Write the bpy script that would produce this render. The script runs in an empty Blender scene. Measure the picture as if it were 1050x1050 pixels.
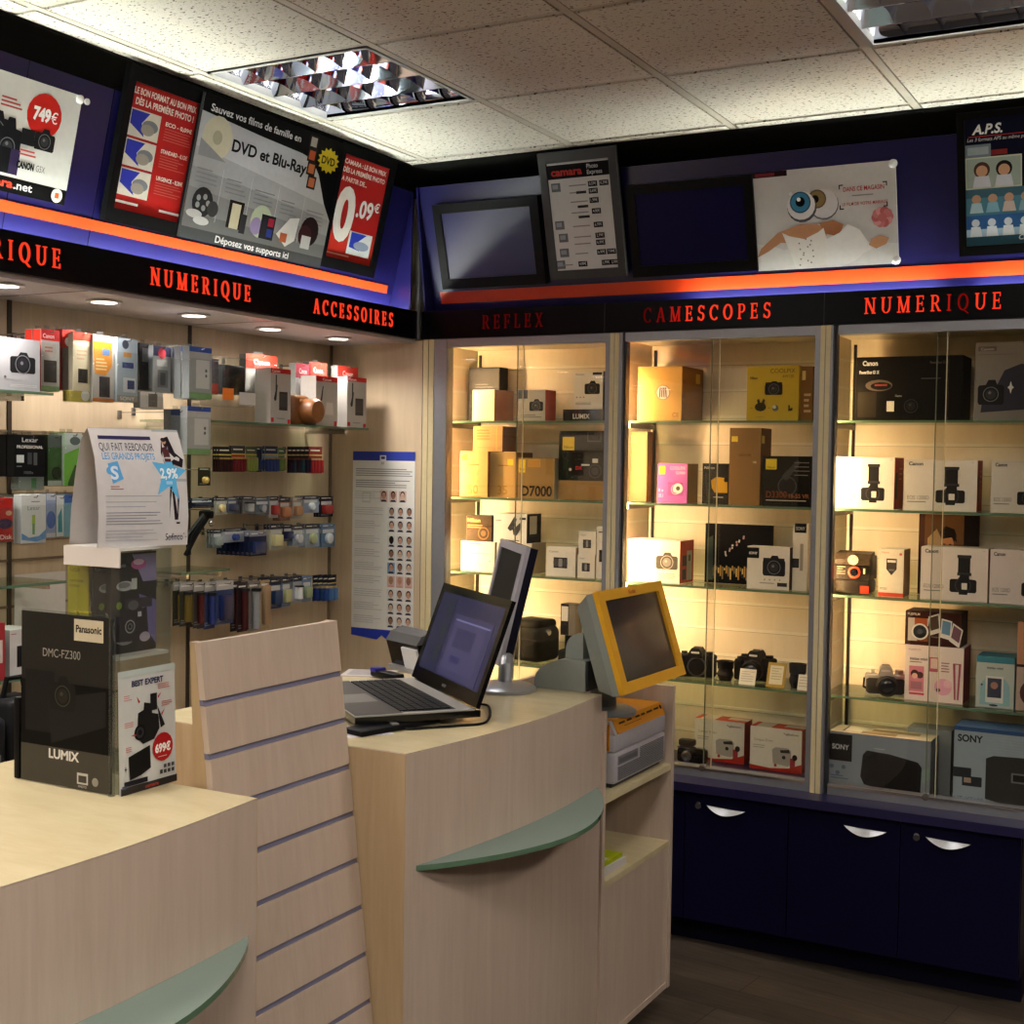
import bpy, bmesh, math, random
from mathutils import Vector as V, Matrix
random.seed(7)
S = bpy.context.scene
COL = S.collection
PI = math.pi
# ------------------------------------------------------------ camera
FPX, YAW, PITCH, ROLL, EYE = 1357.2, -0.4962, -0.03751, 0.01562, 1.68
cf = V((math.sin(YAW)*math.cos(PITCH), math.cos(YAW)*math.cos(PITCH), math.sin(PITCH)))
cr0 = V((math.cos(YAW), -math.sin(YAW), 0)); cu0 = cr0.cross(cf)
cr = cr0*math.cos(ROLL)+cu0*math.sin(ROLL); cu = -cr0*math.sin(ROLL)+cu0*math.cos(ROLL)
CAM = V((0, 0, EYE))
cd = bpy.data.cameras.new('camera'); co = bpy.data.objects.new('view_camera', cd); COL.objects.link(co)
co.matrix_world = Matrix(((cr.x, cu.x, -cf.x, 0), (cr.y, cu.y, -cf.y, 0), (cr.z, cu.z, -cf.z, EYE), (0, 0, 0, 1)))
cd.sensor_width = 36; cd.lens = 36*FPX/1050; cd.clip_start = .05; cd.clip_end = 50
S.camera = co
def ray(x, y): return cr*((x-525)/FPX) - cu*((y-525)/FPX) + cf
def onX(x, y, X): d = ray(x, y); return CAM + d*(X/d.x)
def onY(x, y, Y): d = ray(x, y); return CAM + d*(Y/d.y)
def onZ(x, y, Z): d = ray(x, y); return CAM + d*((Z-EYE)/d.z)
def onP(x, y, P, N): d = ray(x, y); return CAM + d*((P-CAM).dot(N)/d.dot(N))
# ------------------------------------------------------------ materials
def lin(c):
    if isinstance(c, str): c = tuple(int(c[i:i+2], 16) for i in (0, 2, 4))
    return tuple(((v/255)/12.92 if v/255 <= .04045 else ((v/255+.055)/1.055)**2.4) for v in c) + (1,)
MC = {}
def newmat(name):
    m = bpy.data.materials.new(name); m.use_nodes = True
    nt = m.node_tree; nt.nodes.clear(); o = nt.nodes.new('ShaderNodeOutputMaterial')
    return m, nt, o
def nd(nt, t, **kw):
    n = nt.nodes.new(t)
    for k, v in kw.items():
        if k in n.inputs.keys(): n.inputs[k].default_value = v
        else: setattr(n, k, v)
    return n
def col(c, rough=.5, metal=0., coat=0.):
    key = (c if isinstance(c, str) else tuple(c), rough, metal, coat)
    if key in MC: return MC[key]
    m, nt, o = newmat('paint'); L = nt.links.new
    b = nd(nt, 'ShaderNodeBsdfPrincipled', Roughness=rough, Metallic=metal)
    if not metal and rough >= .2:
        lum = sum(lin(c)[:3])/3; b.inputs['Specular IOR Level'].default_value = .08 if lum < .02 else (.2 if rough >= .4 else .4)
    if coat: b.inputs['Coat Weight'].default_value = coat; b.inputs['Coat Roughness'].default_value = .08
    tc = nd(nt, 'ShaderNodeTexCoord'); no = nd(nt, 'ShaderNodeTexNoise', Scale=60., Detail=1.)
    L(tc.outputs['Object'], no.inputs['Vector'])
    mx = nd(nt, 'ShaderNodeMix', data_type='RGBA'); mx.inputs[6].default_value = lin(c)
    d = tuple(v*.9 for v in lin(c)[:3])+(1,); mx.inputs[7].default_value = d
    L(no.outputs['Fac'], mx.inputs[0]); L(mx.outputs[2], b.inputs['Base Color']); L(b.outputs[0], o.inputs[0])
    MC[key] = m; return m
def gloss_panel(c, rough, spec):
    m = col(c, rough+.0001); b = [n for n in m.node_tree.nodes if n.type == 'BSDF_PRINCIPLED'][0]; b.inputs['Specular IOR Level'].default_value = spec; return m
def emit(c, s):
    key = ('e', c, s)
    if key in MC: return MC[key]
    m, nt, o = newmat('glow'); e = nd(nt, 'ShaderNodeEmission', Color=lin(c), Strength=s)
    nt.links.new(e.outputs[0], o.inputs[0]); MC[key] = m; return m
def screen_mat(c, s, rough=.15):
    key = ('s', c, s, rough)
    if key in MC: return MC[key]
    m, nt, o = newmat('screen'); b = nd(nt, 'ShaderNodeBsdfPrincipled', Roughness=rough)
    b.inputs['Base Color'].default_value = lin('101014'); b.inputs['Emission Color'].default_value = lin(c); b.inputs['Emission Strength'].default_value = s
    nt.links.new(b.outputs[0], o.inputs[0]); MC[key] = m; return m
def glass(c=(245, 250, 246), ior=1.45, rough=0.0, milk=0.):
    key = ('g', c, ior, rough, milk)
    if key in MC: return MC[key]
    m, nt, o = newmat('clear_glass'); L = nt.links.new
    g = nd(nt, 'ShaderNodeNewGeometry'); mp = nd(nt, 'ShaderNodeMapRange')
    mp.inputs['To Min'].default_value = ior; mp.inputs['To Max'].default_value = 1/ior
    L(g.outputs['Backfacing'], mp.inputs['Value']); f = nd(nt, 'ShaderNodeFresnel'); L(mp.outputs[0], f.inputs['IOR'])
    t = nd(nt, 'ShaderNodeBsdfTransparent', Color=lin(c)); gl = nd(nt, 'ShaderNodeBsdfGlossy', Roughness=rough)
    mx = nd(nt, 'ShaderNodeMixShader'); L(f.outputs[0], mx.inputs[0]); L(t.outputs[0], mx.inputs[1]); L(gl.outputs[0], mx.inputs[2])
    src = mx
    if milk:
        df = nd(nt, 'ShaderNodeBsdfDiffuse', Color=lin(c)); m2 = nd(nt, 'ShaderNodeMixShader'); m2.inputs[0].default_value = milk
        L(mx.outputs[0], m2.inputs[1]); L(df.outputs[0], m2.inputs[2]); src = m2
    L(src.outputs[0], o.inputs[0]); MC[key] = m; return m
def wood(c1, c2, scale=(7, 7, .8), rough=.35, key=None):
    k = ('w', c1, c2, scale, rough)
    if k in MC: return MC[k]
    m, nt, o = newmat('wood_veneer'); L = nt.links.new
    tc = nd(nt, 'ShaderNodeTexCoord'); mp = nd(nt, 'ShaderNodeMapping'); mp.inputs['Scale'].default_value = scale
    L(tc.outputs['Object'], mp.inputs[0])
    no = nd(nt, 'ShaderNodeTexNoise', Scale=3., Detail=6., Roughness=.6, Distortion=.4); L(mp.outputs[0], no.inputs['Vector'])
    n2 = nd(nt, 'ShaderNodeTexNoise', Scale=14., Detail=3.); L(mp.outputs[0], n2.inputs['Vector'])
    ad = nd(nt, 'ShaderNodeMath', operation='MULTIPLY_ADD'); L(n2.outputs['Fac'], ad.inputs[0]); ad.inputs[1].default_value = .35; L(no.outputs['Fac'], ad.inputs[2])
    rp = nd(nt, 'ShaderNodeValToRGB'); rp.color_ramp.elements[0].position = .4; rp.color_ramp.elements[1].position = .85
    rp.color_ramp.elements[0].color = lin(c1); rp.color_ramp.elements[1].color = lin(c2); L(ad.outputs[0], rp.inputs[0])
    b = nd(nt, 'ShaderNodeBsdfPrincipled', Roughness=rough); L(rp.outputs[0], b.inputs['Base Color']); L(b.outputs[0], o.inputs[0])
    MC[k] = m; return m
def ceiling_mat():
    m, nt, o = newmat('mineral_tile'); L = nt.links.new
    tc = nd(nt, 'ShaderNodeTexCoord'); mp = nd(nt, 'ShaderNodeMapping'); mp.inputs['Scale'].default_value = (1, 1.6, 1); L(tc.outputs['Object'], mp.inputs[0])
    n1 = nd(nt, 'ShaderNodeTexNoise', Scale=75., Detail=2.); L(mp.outputs[0], n1.inputs['Vector'])
    r1 = nd(nt, 'ShaderNodeValToRGB'); r1.color_ramp.elements[0].position = .33; r1.color_ramp.elements[1].position = .40
    r1.color_ramp.elements[0].color = lin((92, 84, 76)); r1.color_ramp.elements[1].color = lin((222, 216, 206)); L(n1.outputs['Fac'], r1.inputs[0])
    n2 = nd(nt, 'ShaderNodeTexNoise', Scale=260., Detail=2.); L(tc.outputs['Object'], n2.inputs['Vector'])
    r2 = nd(nt, 'ShaderNodeValToRGB'); r2.color_ramp.elements[0].position = .3; r2.color_ramp.elements[1].position = .6
    r2.color_ramp.elements[0].color = (.8, .79, .77, 1); r2.color_ramp.elements[1].color = (1, 1, 1, 1); L(n2.outputs['Fac'], r2.inputs[0])
    mx = nd(nt, 'ShaderNodeMix', data_type='RGBA', blend_type='MULTIPLY'); mx.inputs[0].default_value = 1
    L(r1.outputs[0], mx.inputs[6]); L(r2.outputs[0], mx.inputs[7])
    b = nd(nt, 'ShaderNodeBsdfPrincipled', Roughness=.95); L(mx.outputs[2], b.inputs['Base Color'])
    bp = nd(nt, 'ShaderNodeBump', Strength=.35, Distance=.003); L(n1.outputs['Fac'], bp.inputs['Height']); L(bp.outputs[0], b.inputs['Normal'])
    L(b.outputs[0], o.inputs[0]); return m
def floor_mat():
    m, nt, o = newmat('dark_laminate'); L = nt.links.new
    tc = nd(nt, 'ShaderNodeTexCoord'); mp = nd(nt, 'ShaderNodeMapping'); mp.inputs['Rotation'].default_value = (0, 0, .12); L(tc.outputs['Object'], mp.inputs[0])
    br = nd(nt, 'ShaderNodeTexBrick', Scale=1.); br.inputs['Brick Width'].default_value = 1.2; br.inputs['Row Height'].default_value = .16
    br.inputs['Mortar Size'].default_value = .002; br.inputs['Color1'].default_value = lin((90, 79, 68)); br.inputs['Color2'].default_value = lin((64, 56, 48)); br.inputs['Mortar'].default_value = lin((30, 26, 22))
    L(mp.outputs[0], br.inputs['Vector'])
    m2 = nd(nt, 'ShaderNodeMapping'); m2.inputs['Scale'].default_value = (1.2, 14, 1); L(mp.outputs[0], m2.inputs[0])
    no = nd(nt, 'ShaderNodeTexNoise', Scale=4., Detail=6., Roughness=.65, Distortion=.8); L(m2.outputs[0], no.inputs['Vector'])
    rp = nd(nt, 'ShaderNodeValToRGB'); rp.color_ramp.elements[0].position = .3; rp.color_ramp.elements[1].position = .75
    rp.color_ramp.elements[0].color = (.45, .44, .43, 1); rp.color_ramp.elements[1].color = (1.25, 1.2, 1.15, 1); L(no.outputs['Fac'], rp.inputs[0])
    mx = nd(nt, 'ShaderNodeMix', data_type='RGBA', blend_type='MULTIPLY'); mx.inputs[0].default_value = 1; L(br.outputs[0], mx.inputs[6]); L(rp.outputs[0], mx.inputs[7])
    b = nd(nt, 'ShaderNodeBsdfPrincipled', Roughness=.5); L(mx.outputs[2], b.inputs['Base Color']); L(b.outputs[0], o.inputs[0]); return m
MAPLE = wood((181, 161, 144), (195, 176, 160), (9, 9, .7)); MAPLETOP = wood((199, 184, 146), (210, 196, 158), (2, 7, 7), .2)
MAPLESIDE = wood((178, 150, 112), (192, 166, 130), (9, 9, .7)); WALLWOOD = wood((176, 156, 128), (194, 174, 146), (6, 6, .5), .4)
ALU = col((158, 158, 160), .35, .85); CHROME = col((210, 210, 212), .15, 1.); SILVER = col((170, 172, 176), .3, .6)
BLACK = col((14, 14, 15), .4); BLACKG = col((10, 10, 11), .12); BLUE = col((30, 26, 104), .38); NAVY = col((13, 11, 38), .4)
GLASS = glass((250, 250, 248)); ACRYL = glass((240, 242, 240), 1.4, .01, .012); SHELFG = glass((226, 236, 226)); EDGEG = col((92, 122, 98), .15)
# ------------------------------------------------------------ mesh builder
TC = {}
def glyphs(s, bold=0., shear=0.):
    k = (s, bold, shear)
    if k not in TC:
        c = bpy.data.curves.new('t', 'FONT'); c.body = s; c.resolution_u = 4; c.offset = bold; c.shear = shear
        o = bpy.data.objects.new('t', c); COL.objects.link(o); bpy.context.view_layer.update()
        me = bpy.data.meshes.new_from_object(o.evaluated_get(bpy.context.evaluated_depsgraph_get()))
        TC[k] = ([(v.co.x, v.co.y) for v in me.vertices], [tuple(p.vertices) for p in me.polygons])
        bpy.data.objects.remove(o); bpy.data.curves.remove(c); bpy.data.meshes.remove(me)
    return TC[k]
class MB:
    def __init__(s): s.v = []; s.f = []; s.m = []; s.s = []; s.mats = []; s.cv = None
    def mi(s, m):
        if not isinstance(m, bpy.types.Material): m = col(m)
        if m not in s.mats: s.mats.append(m)
        return s.mats.index(m)
    def add(s, vs, fs, m, smooth=False, T=None):
        n = len(s.v); i = s.mi(m)
        for p in vs: s.v.append(T @ V(p) if T is not None else V(p))
        for f in fs: s.f.append(tuple(n+k for k in f)); s.m.append(i); s.s.append(smooth)
        return s
    def box(s, x0, x1, y0, y1, z0, z1, m, T=None):
        vs = [(x, y, z) for x in (x0, x1) for y in (y0, y1) for z in (z0, z1)]
        return s.add(vs, [(0, 1, 3, 2), (4, 6, 7, 5), (0, 4, 5, 1), (2, 3, 7, 6), (0, 2, 6, 4), (1, 5, 7, 3)], m, False, T)
    def rbox(s, x0, x1, y0, y1, z0, z1, r, m, T=None, seg=2):
        bm = bmesh.new(); bmesh.ops.create_cube(bm, size=1)
        for v in bm.verts: v.co = V(((x0+x1)/2+v.co.x*(x1-x0), (y0+y1)/2+v.co.y*(y1-y0), (z0+z1)/2+v.co.z*(z1-z0)))
        bmesh.ops.bevel(bm, geom=bm.edges[:], offset=r, segments=seg, affect='EDGES', profile=.5)
        bm.verts.index_update(); vs = [v.co.copy() for v in bm.verts]; fs = [tuple(v.index for v in f.verts) for f in bm.faces]; bm.free()
        return s.add(vs, fs, m, True, T)
    def prism(s, pts, h0, h1, m, axis='z', T=None, side=None):
        n = len(pts)
        def mk(a, b, h): return {'z': (a, b, h), 'y': (a, h, b), 'x': (h, a, b)}[axis]
        vs = [mk(a, b, h0) for a, b in pts]+[mk(a, b, h1) for a, b in pts]
        s.add(vs, [tuple(range(n))[::-1], tuple(range(n, 2*n))], m, False, T)
        return s.add(vs, [(i, (i+1) % n, n+(i+1) % n, n+i) for i in range(n)], side or m, False, T)
    def cyl(s, a, b, r, m, r2=None, n=12, caps=True, T=None):
        a = V(a); b = V(b); d = (b-a).normalized(); u = d.orthogonal().normalized(); w = d.cross(u); r2 = r if r2 is None else r2
        vs = []
        for P, R_ in ((a, r), (b, r2)):
            for k in range(n): t = 2*PI*k/n; vs.append(P+(u*math.cos(t)+w*math.sin(t))*R_)
        s.add(vs, [(k, (k+1) % n, n+(k+1) % n, n+k) for k in range(n)], m, True, T)
        if caps: s.add(vs, [tuple(range(n))[::-1], tuple(range(n, 2*n))], m, False, T)
        return s
    def lathe(s, prof, o, d, m, n=20, T=None):
        o = V(o); d = V(d).normalized(); u = d.orthogonal().normalized(); w = d.cross(u); vs = []; k = len(prof)
        for r, h in prof:
            for i in range(n): t = 2*PI*i/n; vs.append(o+d*h+(u*math.cos(t)+w*math.sin(t))*max(r, 1e-5))
        fs = [(j*n+i, j*n+(i+1) % n, (j+1)*n+(i+1) % n, (j+1)*n+i) for j in range(k-1) for i in range(n)]
        fs += [tuple(range(n))[::-1], tuple((k-1)*n+i for i in range(n))]
        return s.add(vs, fs, m, True, T)
    def tube(s, path, r, m, n=8, T=None):
        path = [V(p) for p in path]; vs = []; N = len(path); u = None
        for i, p in enumerate(path):
            d = (path[min(i+1, N-1)]-path[max(i-1, 0)]).normalized()
            u = d.orthogonal().normalized() if u is None else (u-d*u.dot(d)).normalized(); w = d.cross(u)
            for k in range(n): t = 2*PI*k/n; vs.append(p+(u*math.cos(t)+w*math.sin(t))*r)
        fs = [(i*n+k, i*n+(k+1) % n, (i+1)*n+(k+1) % n, (i+1)*n+k) for i in range(N-1) for k in range(n)]
        fs += [tuple(range(n))[::-1], tuple((N-1)*n+k for k in range(n))]
        return s.add(vs, fs, m, True, T)
    def ball(s, c, rx, ry, rz, m, n=14, k=9, T=None):
        vs = []; c = V(c)
        for j in range(k+1):
            a = PI*j/k
            for i in range(n): t = 2*PI*i/n; vs.append(c+V((rx*math.sin(a)*math.cos(t), ry*math.sin(a)*math.sin(t), rz*math.cos(a))))
        return s.add(vs, [(j*n+i, j*n+(i+1) % n, (j+1)*n+(i+1) % n, (j+1)*n+i) for j in range(k) for i in range(n)], m, True, T)
    # ---- print on a face: canvas u right, v down, 0..1
    def canvas(s, O, U, Vd, base=0): 
        O, U, Vd = V(O), V(U), V(Vd); N = Vd.cross(U).normalized(); s.cv = (O, U, Vd, N, U.length, Vd.length); s.ly = base; return s
    def P(s, u, v, l): O, U, Vd, N, w, h = s.cv; return O+U*u+Vd*v+N*(.00004*l+.0002)
    def poly(s, pts, m):
        s.ly += 1; return s.add([s.P(u, v, s.ly) for u, v in pts], [tuple(range(len(pts)))[::-1]], m)
    def r(s, u0, v0, u1, v1, m): return s.poly([(u0, v0), (u1, v0), (u1, v1), (u0, v1)], m)
    def d(s, u, v, ru, m, rv=None, n=18):
        rv = ru*s.cv[4]/s.cv[5] if rv is None else rv
        return s.poly([(u+ru*math.cos(2*PI*k/n), v+rv*math.sin(2*PI*k/n)) for k in range(n)], m)
    def t(s, txt, u, v, h, m, al='l', bold=.0, maxw=None, shear=0., rot=0.):
        vs, fs = glyphs(txt, bold, shear)
        if not vs: return s
        w, H = s.cv[4], s.cv[5]; sy = h*H/.72; sx = sy; x1 = max(a for a, b in vs); x0 = min(a for a, b in vs)
        if maxw: sx = maxw*w/(x1-x0)
        off = {'l': -x0, 'c': -(x0+x1)/2, 'r': -x1}[al]; s.ly += 1; c_, s_ = math.cos(rot), math.sin(rot)
        out = []
        for a, b in vs:
            X = (a+off)*sx; Y = b*sy; X, Y = X*c_-Y*s_, X*s_+Y*c_
            out.append(s.P(u+X/w, v-Y/H, s.ly))
        return s.add(out, fs, m)
    def lines(s, u0, v0, u1, v1, n, m, k=.45):
        random.seed(int((u0+v0*7+n)*1000)); s.ly += 1
        for i in range(n):
            a = v0+(v1-v0)*i/n; b = a+(v1-v0)/n*k; e = u1-(u1-u0)*random.choice((0, .04, .1, .3))
            s.add([s.P(u0, a, s.ly), s.P(e, a, s.ly), s.P(e, b, s.ly), s.P(u0, b, s.ly)], [(3, 2, 1, 0)], m)
        return s
    def cam(s, u0, v0, u1, v1, m='18181a', lens='2c2c30', ring='6a6a70'):
        w, h = u1-u0, v1-v0; f = lambda a, b: (u0+a*w, v0+b*h)
        s.poly([f(0, .3), f(.05, .22), f(.3, .2), f(.4, 0), f(.66, 0), f(.74, .2), f(.95, .22), f(1, .3), f(1, .92), f(.95, 1), f(.06, 1), f(0, .9)], m)
        s.d(u0+.5*w, v0+.58*h, .3*w, ring); s.d(u0+.5*w, v0+.58*h, .27*w, m); s.d(u0+.5*w, v0+.58*h, .2*w, lens); s.d(u0+.46*w, v0+.52*h, .06*w, ring); return s
    def build(s, name, parent=None, loc=None, rot=0.):
        me = bpy.data.meshes.new(name); me.from_pydata([tuple(v) for v in s.v], [], s.f)
        for m in s.mats: me.materials.append(m)
        me.polygons.foreach_set('material_index', s.m); me.polygons.foreach_set('use_smooth', s.s)
        me.validate(); me.update()
        if any(s.s): me.set_sharp_from_angle(angle=.7)
        o = bpy.data.objects.new(name, me); COL.objects.link(o)
        if parent: o.parent = parent
        if loc is not None: o.location = loc
        if rot: o.rotation_euler = (0, 0, rot)
        return o
def tag(o, label, cat, group=None):
    o['label'] = label; o['category'] = cat
    if group: o['group'] = group
    return o
def thing(name, label, cat, loc=(0, 0, 0), rot=0., group=None):
    o = bpy.data.objects.new(name, None); COL.objects.link(o); o.location = loc; o.rotation_euler = (0, 0, rot); o.empty_display_size = .05
    return tag(o, label, cat, group)
def struct(o): o['kind'] = 'structure'; return o
ORD = ['first', 'second', 'third', 'fourth', 'fifth', 'sixth', 'seventh', 'eighth', 'ninth', 'tenth', 'eleventh', 'twelfth']
# ---- serif letters for the lit signs: strokes in a cell of height 1
def serif(ch):
    q = []
    def ln(x0, y0, x1, y1, w):
        d = V((x1-x0, y1-y0)); 
        if abs(d.x) < 1e-6: q.append([(x0-w/2, y0), (x0+w/2, y0), (x1+w/2, y1), (x1-w/2, y1)])
        else: q.append([(x0-w/2, y0), (x0+w/2, y0), (x1+w/2, y1), (x1-w/2, y1)])
    def sf(x, y, w=.3): q.append([(x-w/2, y), (x+w/2, y), (x+w/2, y+.06), (x-w/2, y+.06)])
    def st(x, w=.125): ln(x, 0, x, 1, w); sf(x, 0); sf(x, .94)
    def bar(x0, x1, y, t=.07): q.append([(x0, y), (x1, y), (x1, y+t), (x0, y+t)])
    def arc(cx, cy, rx, ry, a0, a1, thick=.125, thin=.055, n=14):
        P_ = []
        for k in range(n+1):
            a = math.radians(a0+(a1-a0)*k/n); w = thin+(thick-thin)*abs(math.cos(a))
            P_.append(((cx+rx*math.cos(a), cy+ry*math.sin(a)), (cx+(rx-w)*math.cos(a), cy+(ry-w*ry/rx)*math.sin(a))))
        for k in range(n): q.append([P_[k][0], P_[k+1][0], P_[k+1][1], P_[k][1]])
    w = .7
    if ch == 'N': st(.14, .09); ln(.14, 1, .72, 0, .17); st(.72, .09); w = .86
    elif ch == 'U': ln(.15, .3, .15, 1, .15); sf(.15, .94); ln(.67, .3, .67, 1, .09); sf(.67, .94); arc(.39, .3, .315, .3, 180, 360); w = .82
    elif ch == 'M': st(.14, .08); ln(.16, 1, .48, 0, .15); ln(.8, 1, .48, 0, .08); st(.82, .15); w = .98
    elif ch == 'E': st(.16); bar(.16, .58, .93); bar(.16, .5, .47); bar(.16, .6, 0); q.append([(.53, .75), (.58, .75), (.58, 1), (.53, 1)]); q.append([(.55, 0), (.61, 0), (.61, .25), (.55, .25)]); q.append([(.46, .36), (.5, .36), (.5, .64), (.46, .64)]); w = .68
    elif ch == 'F': st(.16); bar(.16, .58, .93); bar(.16, .5, .45); q.append([(.53, .75), (.58, .75), (.58, 1), (.53, 1)]); q.append([(.46, .34), (.5, .34), (.5, .62), (.46, .62)]); w = .64
    elif ch == 'L': st(.16); bar(.16, .6, 0); q.append([(.54, 0), (.6, 0), (.6, .27), (.54, .27)]); w = .66
    elif ch == 'R': st(.16); bar(.16, .4, .93); bar(.16, .42, .46); arc(.38, .73, .24, .27, -90, 90); ln(.38, .5, .66, 0, .15); sf(.68, 0, .2); w = .78
    elif ch == 'P': st(.16); bar(.16, .4, .93); bar(.16, .42, .42); arc(.38, .71, .25, .29, -90, 90); w = .68
    elif ch == 'I': st(.17); w = .36
    elif ch == 'O': arc(.42, .5, .4, .52, 0, 360, .15, .06, 28); w = .86
    elif ch == 'Q': arc(.42, .5, .4, .52, 0, 360, .15, .06, 28); ln(.45, .06, .8, -.2, .15); w = .86
    elif ch == 'C': arc(.44, .5, .42, .52, 48, 312, .15, .06, 22); q.append([(.68, .68), (.73, .68), (.73, .98), (.69, .98)]); w = .78
    elif ch == 'A': ln(.12, 0, .4, 1, .08); ln(.7, 0, .42, 1, .16); sf(.12, 0, .24); sf(.7, 0, .28); bar(.22, .58, .3, .06); w = .84
    elif ch == 'X': ln(.14, 1, .64, 0, .16); ln(.64, 1, .12, 0, .08); sf(.14, .94, .26); sf(.62, .94, .22); sf(.12, 0, .22); sf(.64, 0, .26); w = .78
    elif ch == 'S': arc(.32, .74, .26, .28, 30, 270, .13, .07); arc(.32, .27, .28, .29, -150, 90, .14, .07); q.append([(.53, .74), (.58, .74), (.58, .98), (.54, .98)]); q.append([(.04, .02), (.08, .02), (.09, .28), (.04, .28)]); w = .64
    return q, w
def serif_word(mb, word, O, U, UP, N, mats, gap=.42, par=None):
    """word spans vector U from O (baseline), letter height vector UP, raised along N"""
    G = [serif(c) for c in word]; tot = sum(w for _, w in G)+gap*(len(G)-1); x = 0
    for i, (q, w) in enumerate(G):
        m = mats if not isinstance(mats, list) else mats[i]
        if par is not None: mb = MB()
        for pl in q:
            pts = [O+U*((x+a)/tot)+UP*b for a, b in pl]; n = len(pts)
            vs = pts+[p+N*.004 for p in pts]
            mb.add(vs, [tuple(range(n)), tuple(range(n, 2*n))]+[(k, (k+1) % n, n+(k+1) % n, n+k) for k in range(n)], m)
        x += w+gap
        if par is not None: mb.bw('sign_letter', par)
def _bw(s, name, parent=None):
    """build from world coordinates; origin at the base of the shape"""
    if parent is not None: c = V(parent.location)
    else:
        c = V(((min(p[0] for p in s.v)+max(p[0] for p in s.v))/2, (min(p[1] for p in s.v)+max(p[1] for p in s.v))/2, min(p[2] for p in s.v)))
    s.v = [V(p)-c for p in s.v]
    return s.build(name, parent, None if parent is not None else c)
MB.bw = _bw
# ============================================================ ROOM
XL, XR, YF, YB, ZC = -3.23, 2.3, -2.2, 4.85, 2.812
struct(MB().box(XL-.1, XR+.1, YF-.1, YB+.1, -.05, 0, floor_mat()).build('floor'))
CT = ceiling_mat(); GX, GY = -2.10, 3.02
lights = {(-1, 0), (2, 0), (5, 0), (-1, -4), (2, -4), (5, -4), (2, -7)}
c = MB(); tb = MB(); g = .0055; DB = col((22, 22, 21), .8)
for i in range(-2, 8):
    for j in range(-9, 3):
        x0, y0 = GX+.6*i, GY+.61*j
        if x0 > XR or y0 > YB or y0 < YF-.6: continue
        if (i, j) in lights: continue
        c.box(x0+.012+g, x0+.588-g, y0+.012+g*.5, y0+.598-g*.5, ZC, ZC+.02, CT)
c.box(XL-.1, XR+.1, YF-.1, YB+.1, ZC+.13, ZC+.15, col((120, 110, 100), .9))
struct(c.build('ceiling'))
TBM = col((200, 192, 180), .6)
for i in range(-2, 9): tb.box(GX+.6*i-.012, GX+.6*i+.012, YF, YB, ZC+.001, ZC+.02, TBM)
for j in range(-8, 4): tb.box(XL, XR, GY+.61*j-.009, GY+.61*j+.009, ZC+.003, ZC+.02, TBM)
struct(tb.build('trim_1'))
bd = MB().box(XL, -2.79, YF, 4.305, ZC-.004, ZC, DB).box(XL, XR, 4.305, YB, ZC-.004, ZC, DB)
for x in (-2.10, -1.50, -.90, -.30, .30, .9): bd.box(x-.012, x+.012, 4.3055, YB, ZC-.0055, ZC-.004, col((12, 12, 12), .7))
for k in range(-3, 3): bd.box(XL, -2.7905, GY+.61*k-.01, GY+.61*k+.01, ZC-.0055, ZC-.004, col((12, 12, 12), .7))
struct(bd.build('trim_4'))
WL = MB().box(XL-.1, XL, YF, YB, 0, ZC+.13, WALLWOOD); struct(WL.build('wall_left'))
struct(MB().box(XL, XR, YB, YB+.1, 0, ZC+.13, col((150, 136, 112), .7)).build('wall_back'))
struct(MB().box(XR, XR+.1, YF, YB, 0, ZC+.13, col((70, 63, 58), .8)).build('wall_right'))
struct(MB().box(XL, XR, YF-.1, YF, 0, ZC+.13, col((60, 55, 52), .8)).build('wall_front'))
struct(MB().box(XL, -2.79, 4.40, 4.44, 0, 2.15, WALLWOOD).build('wall_niche'))
# panel joints and slat grooves on the left wall
j = MB(); DK = col((60, 50, 40), .5)
for px, py in ((9, 305), (194, 340)): y = onX(px, py, XL).y; j.box(XL, XL+.006, y-.007, y+.007, 0, 2.15, DK)
j.box(XL, XL+.008, 4.39, 4.40, 0, 2.15, col((120, 104, 84), .5)); struct(j.build('trim_2'))
j = MB()
for z in (.5, .7, .9, 1.1, 1.22, 1.36, 1.42, 1.56, 1.75): j.box(XL, XL+.004, 1.2, 3.38, z-.004, z+.004, col((116, 98, 76), .5))
struct(j.build('trim_3'))
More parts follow.
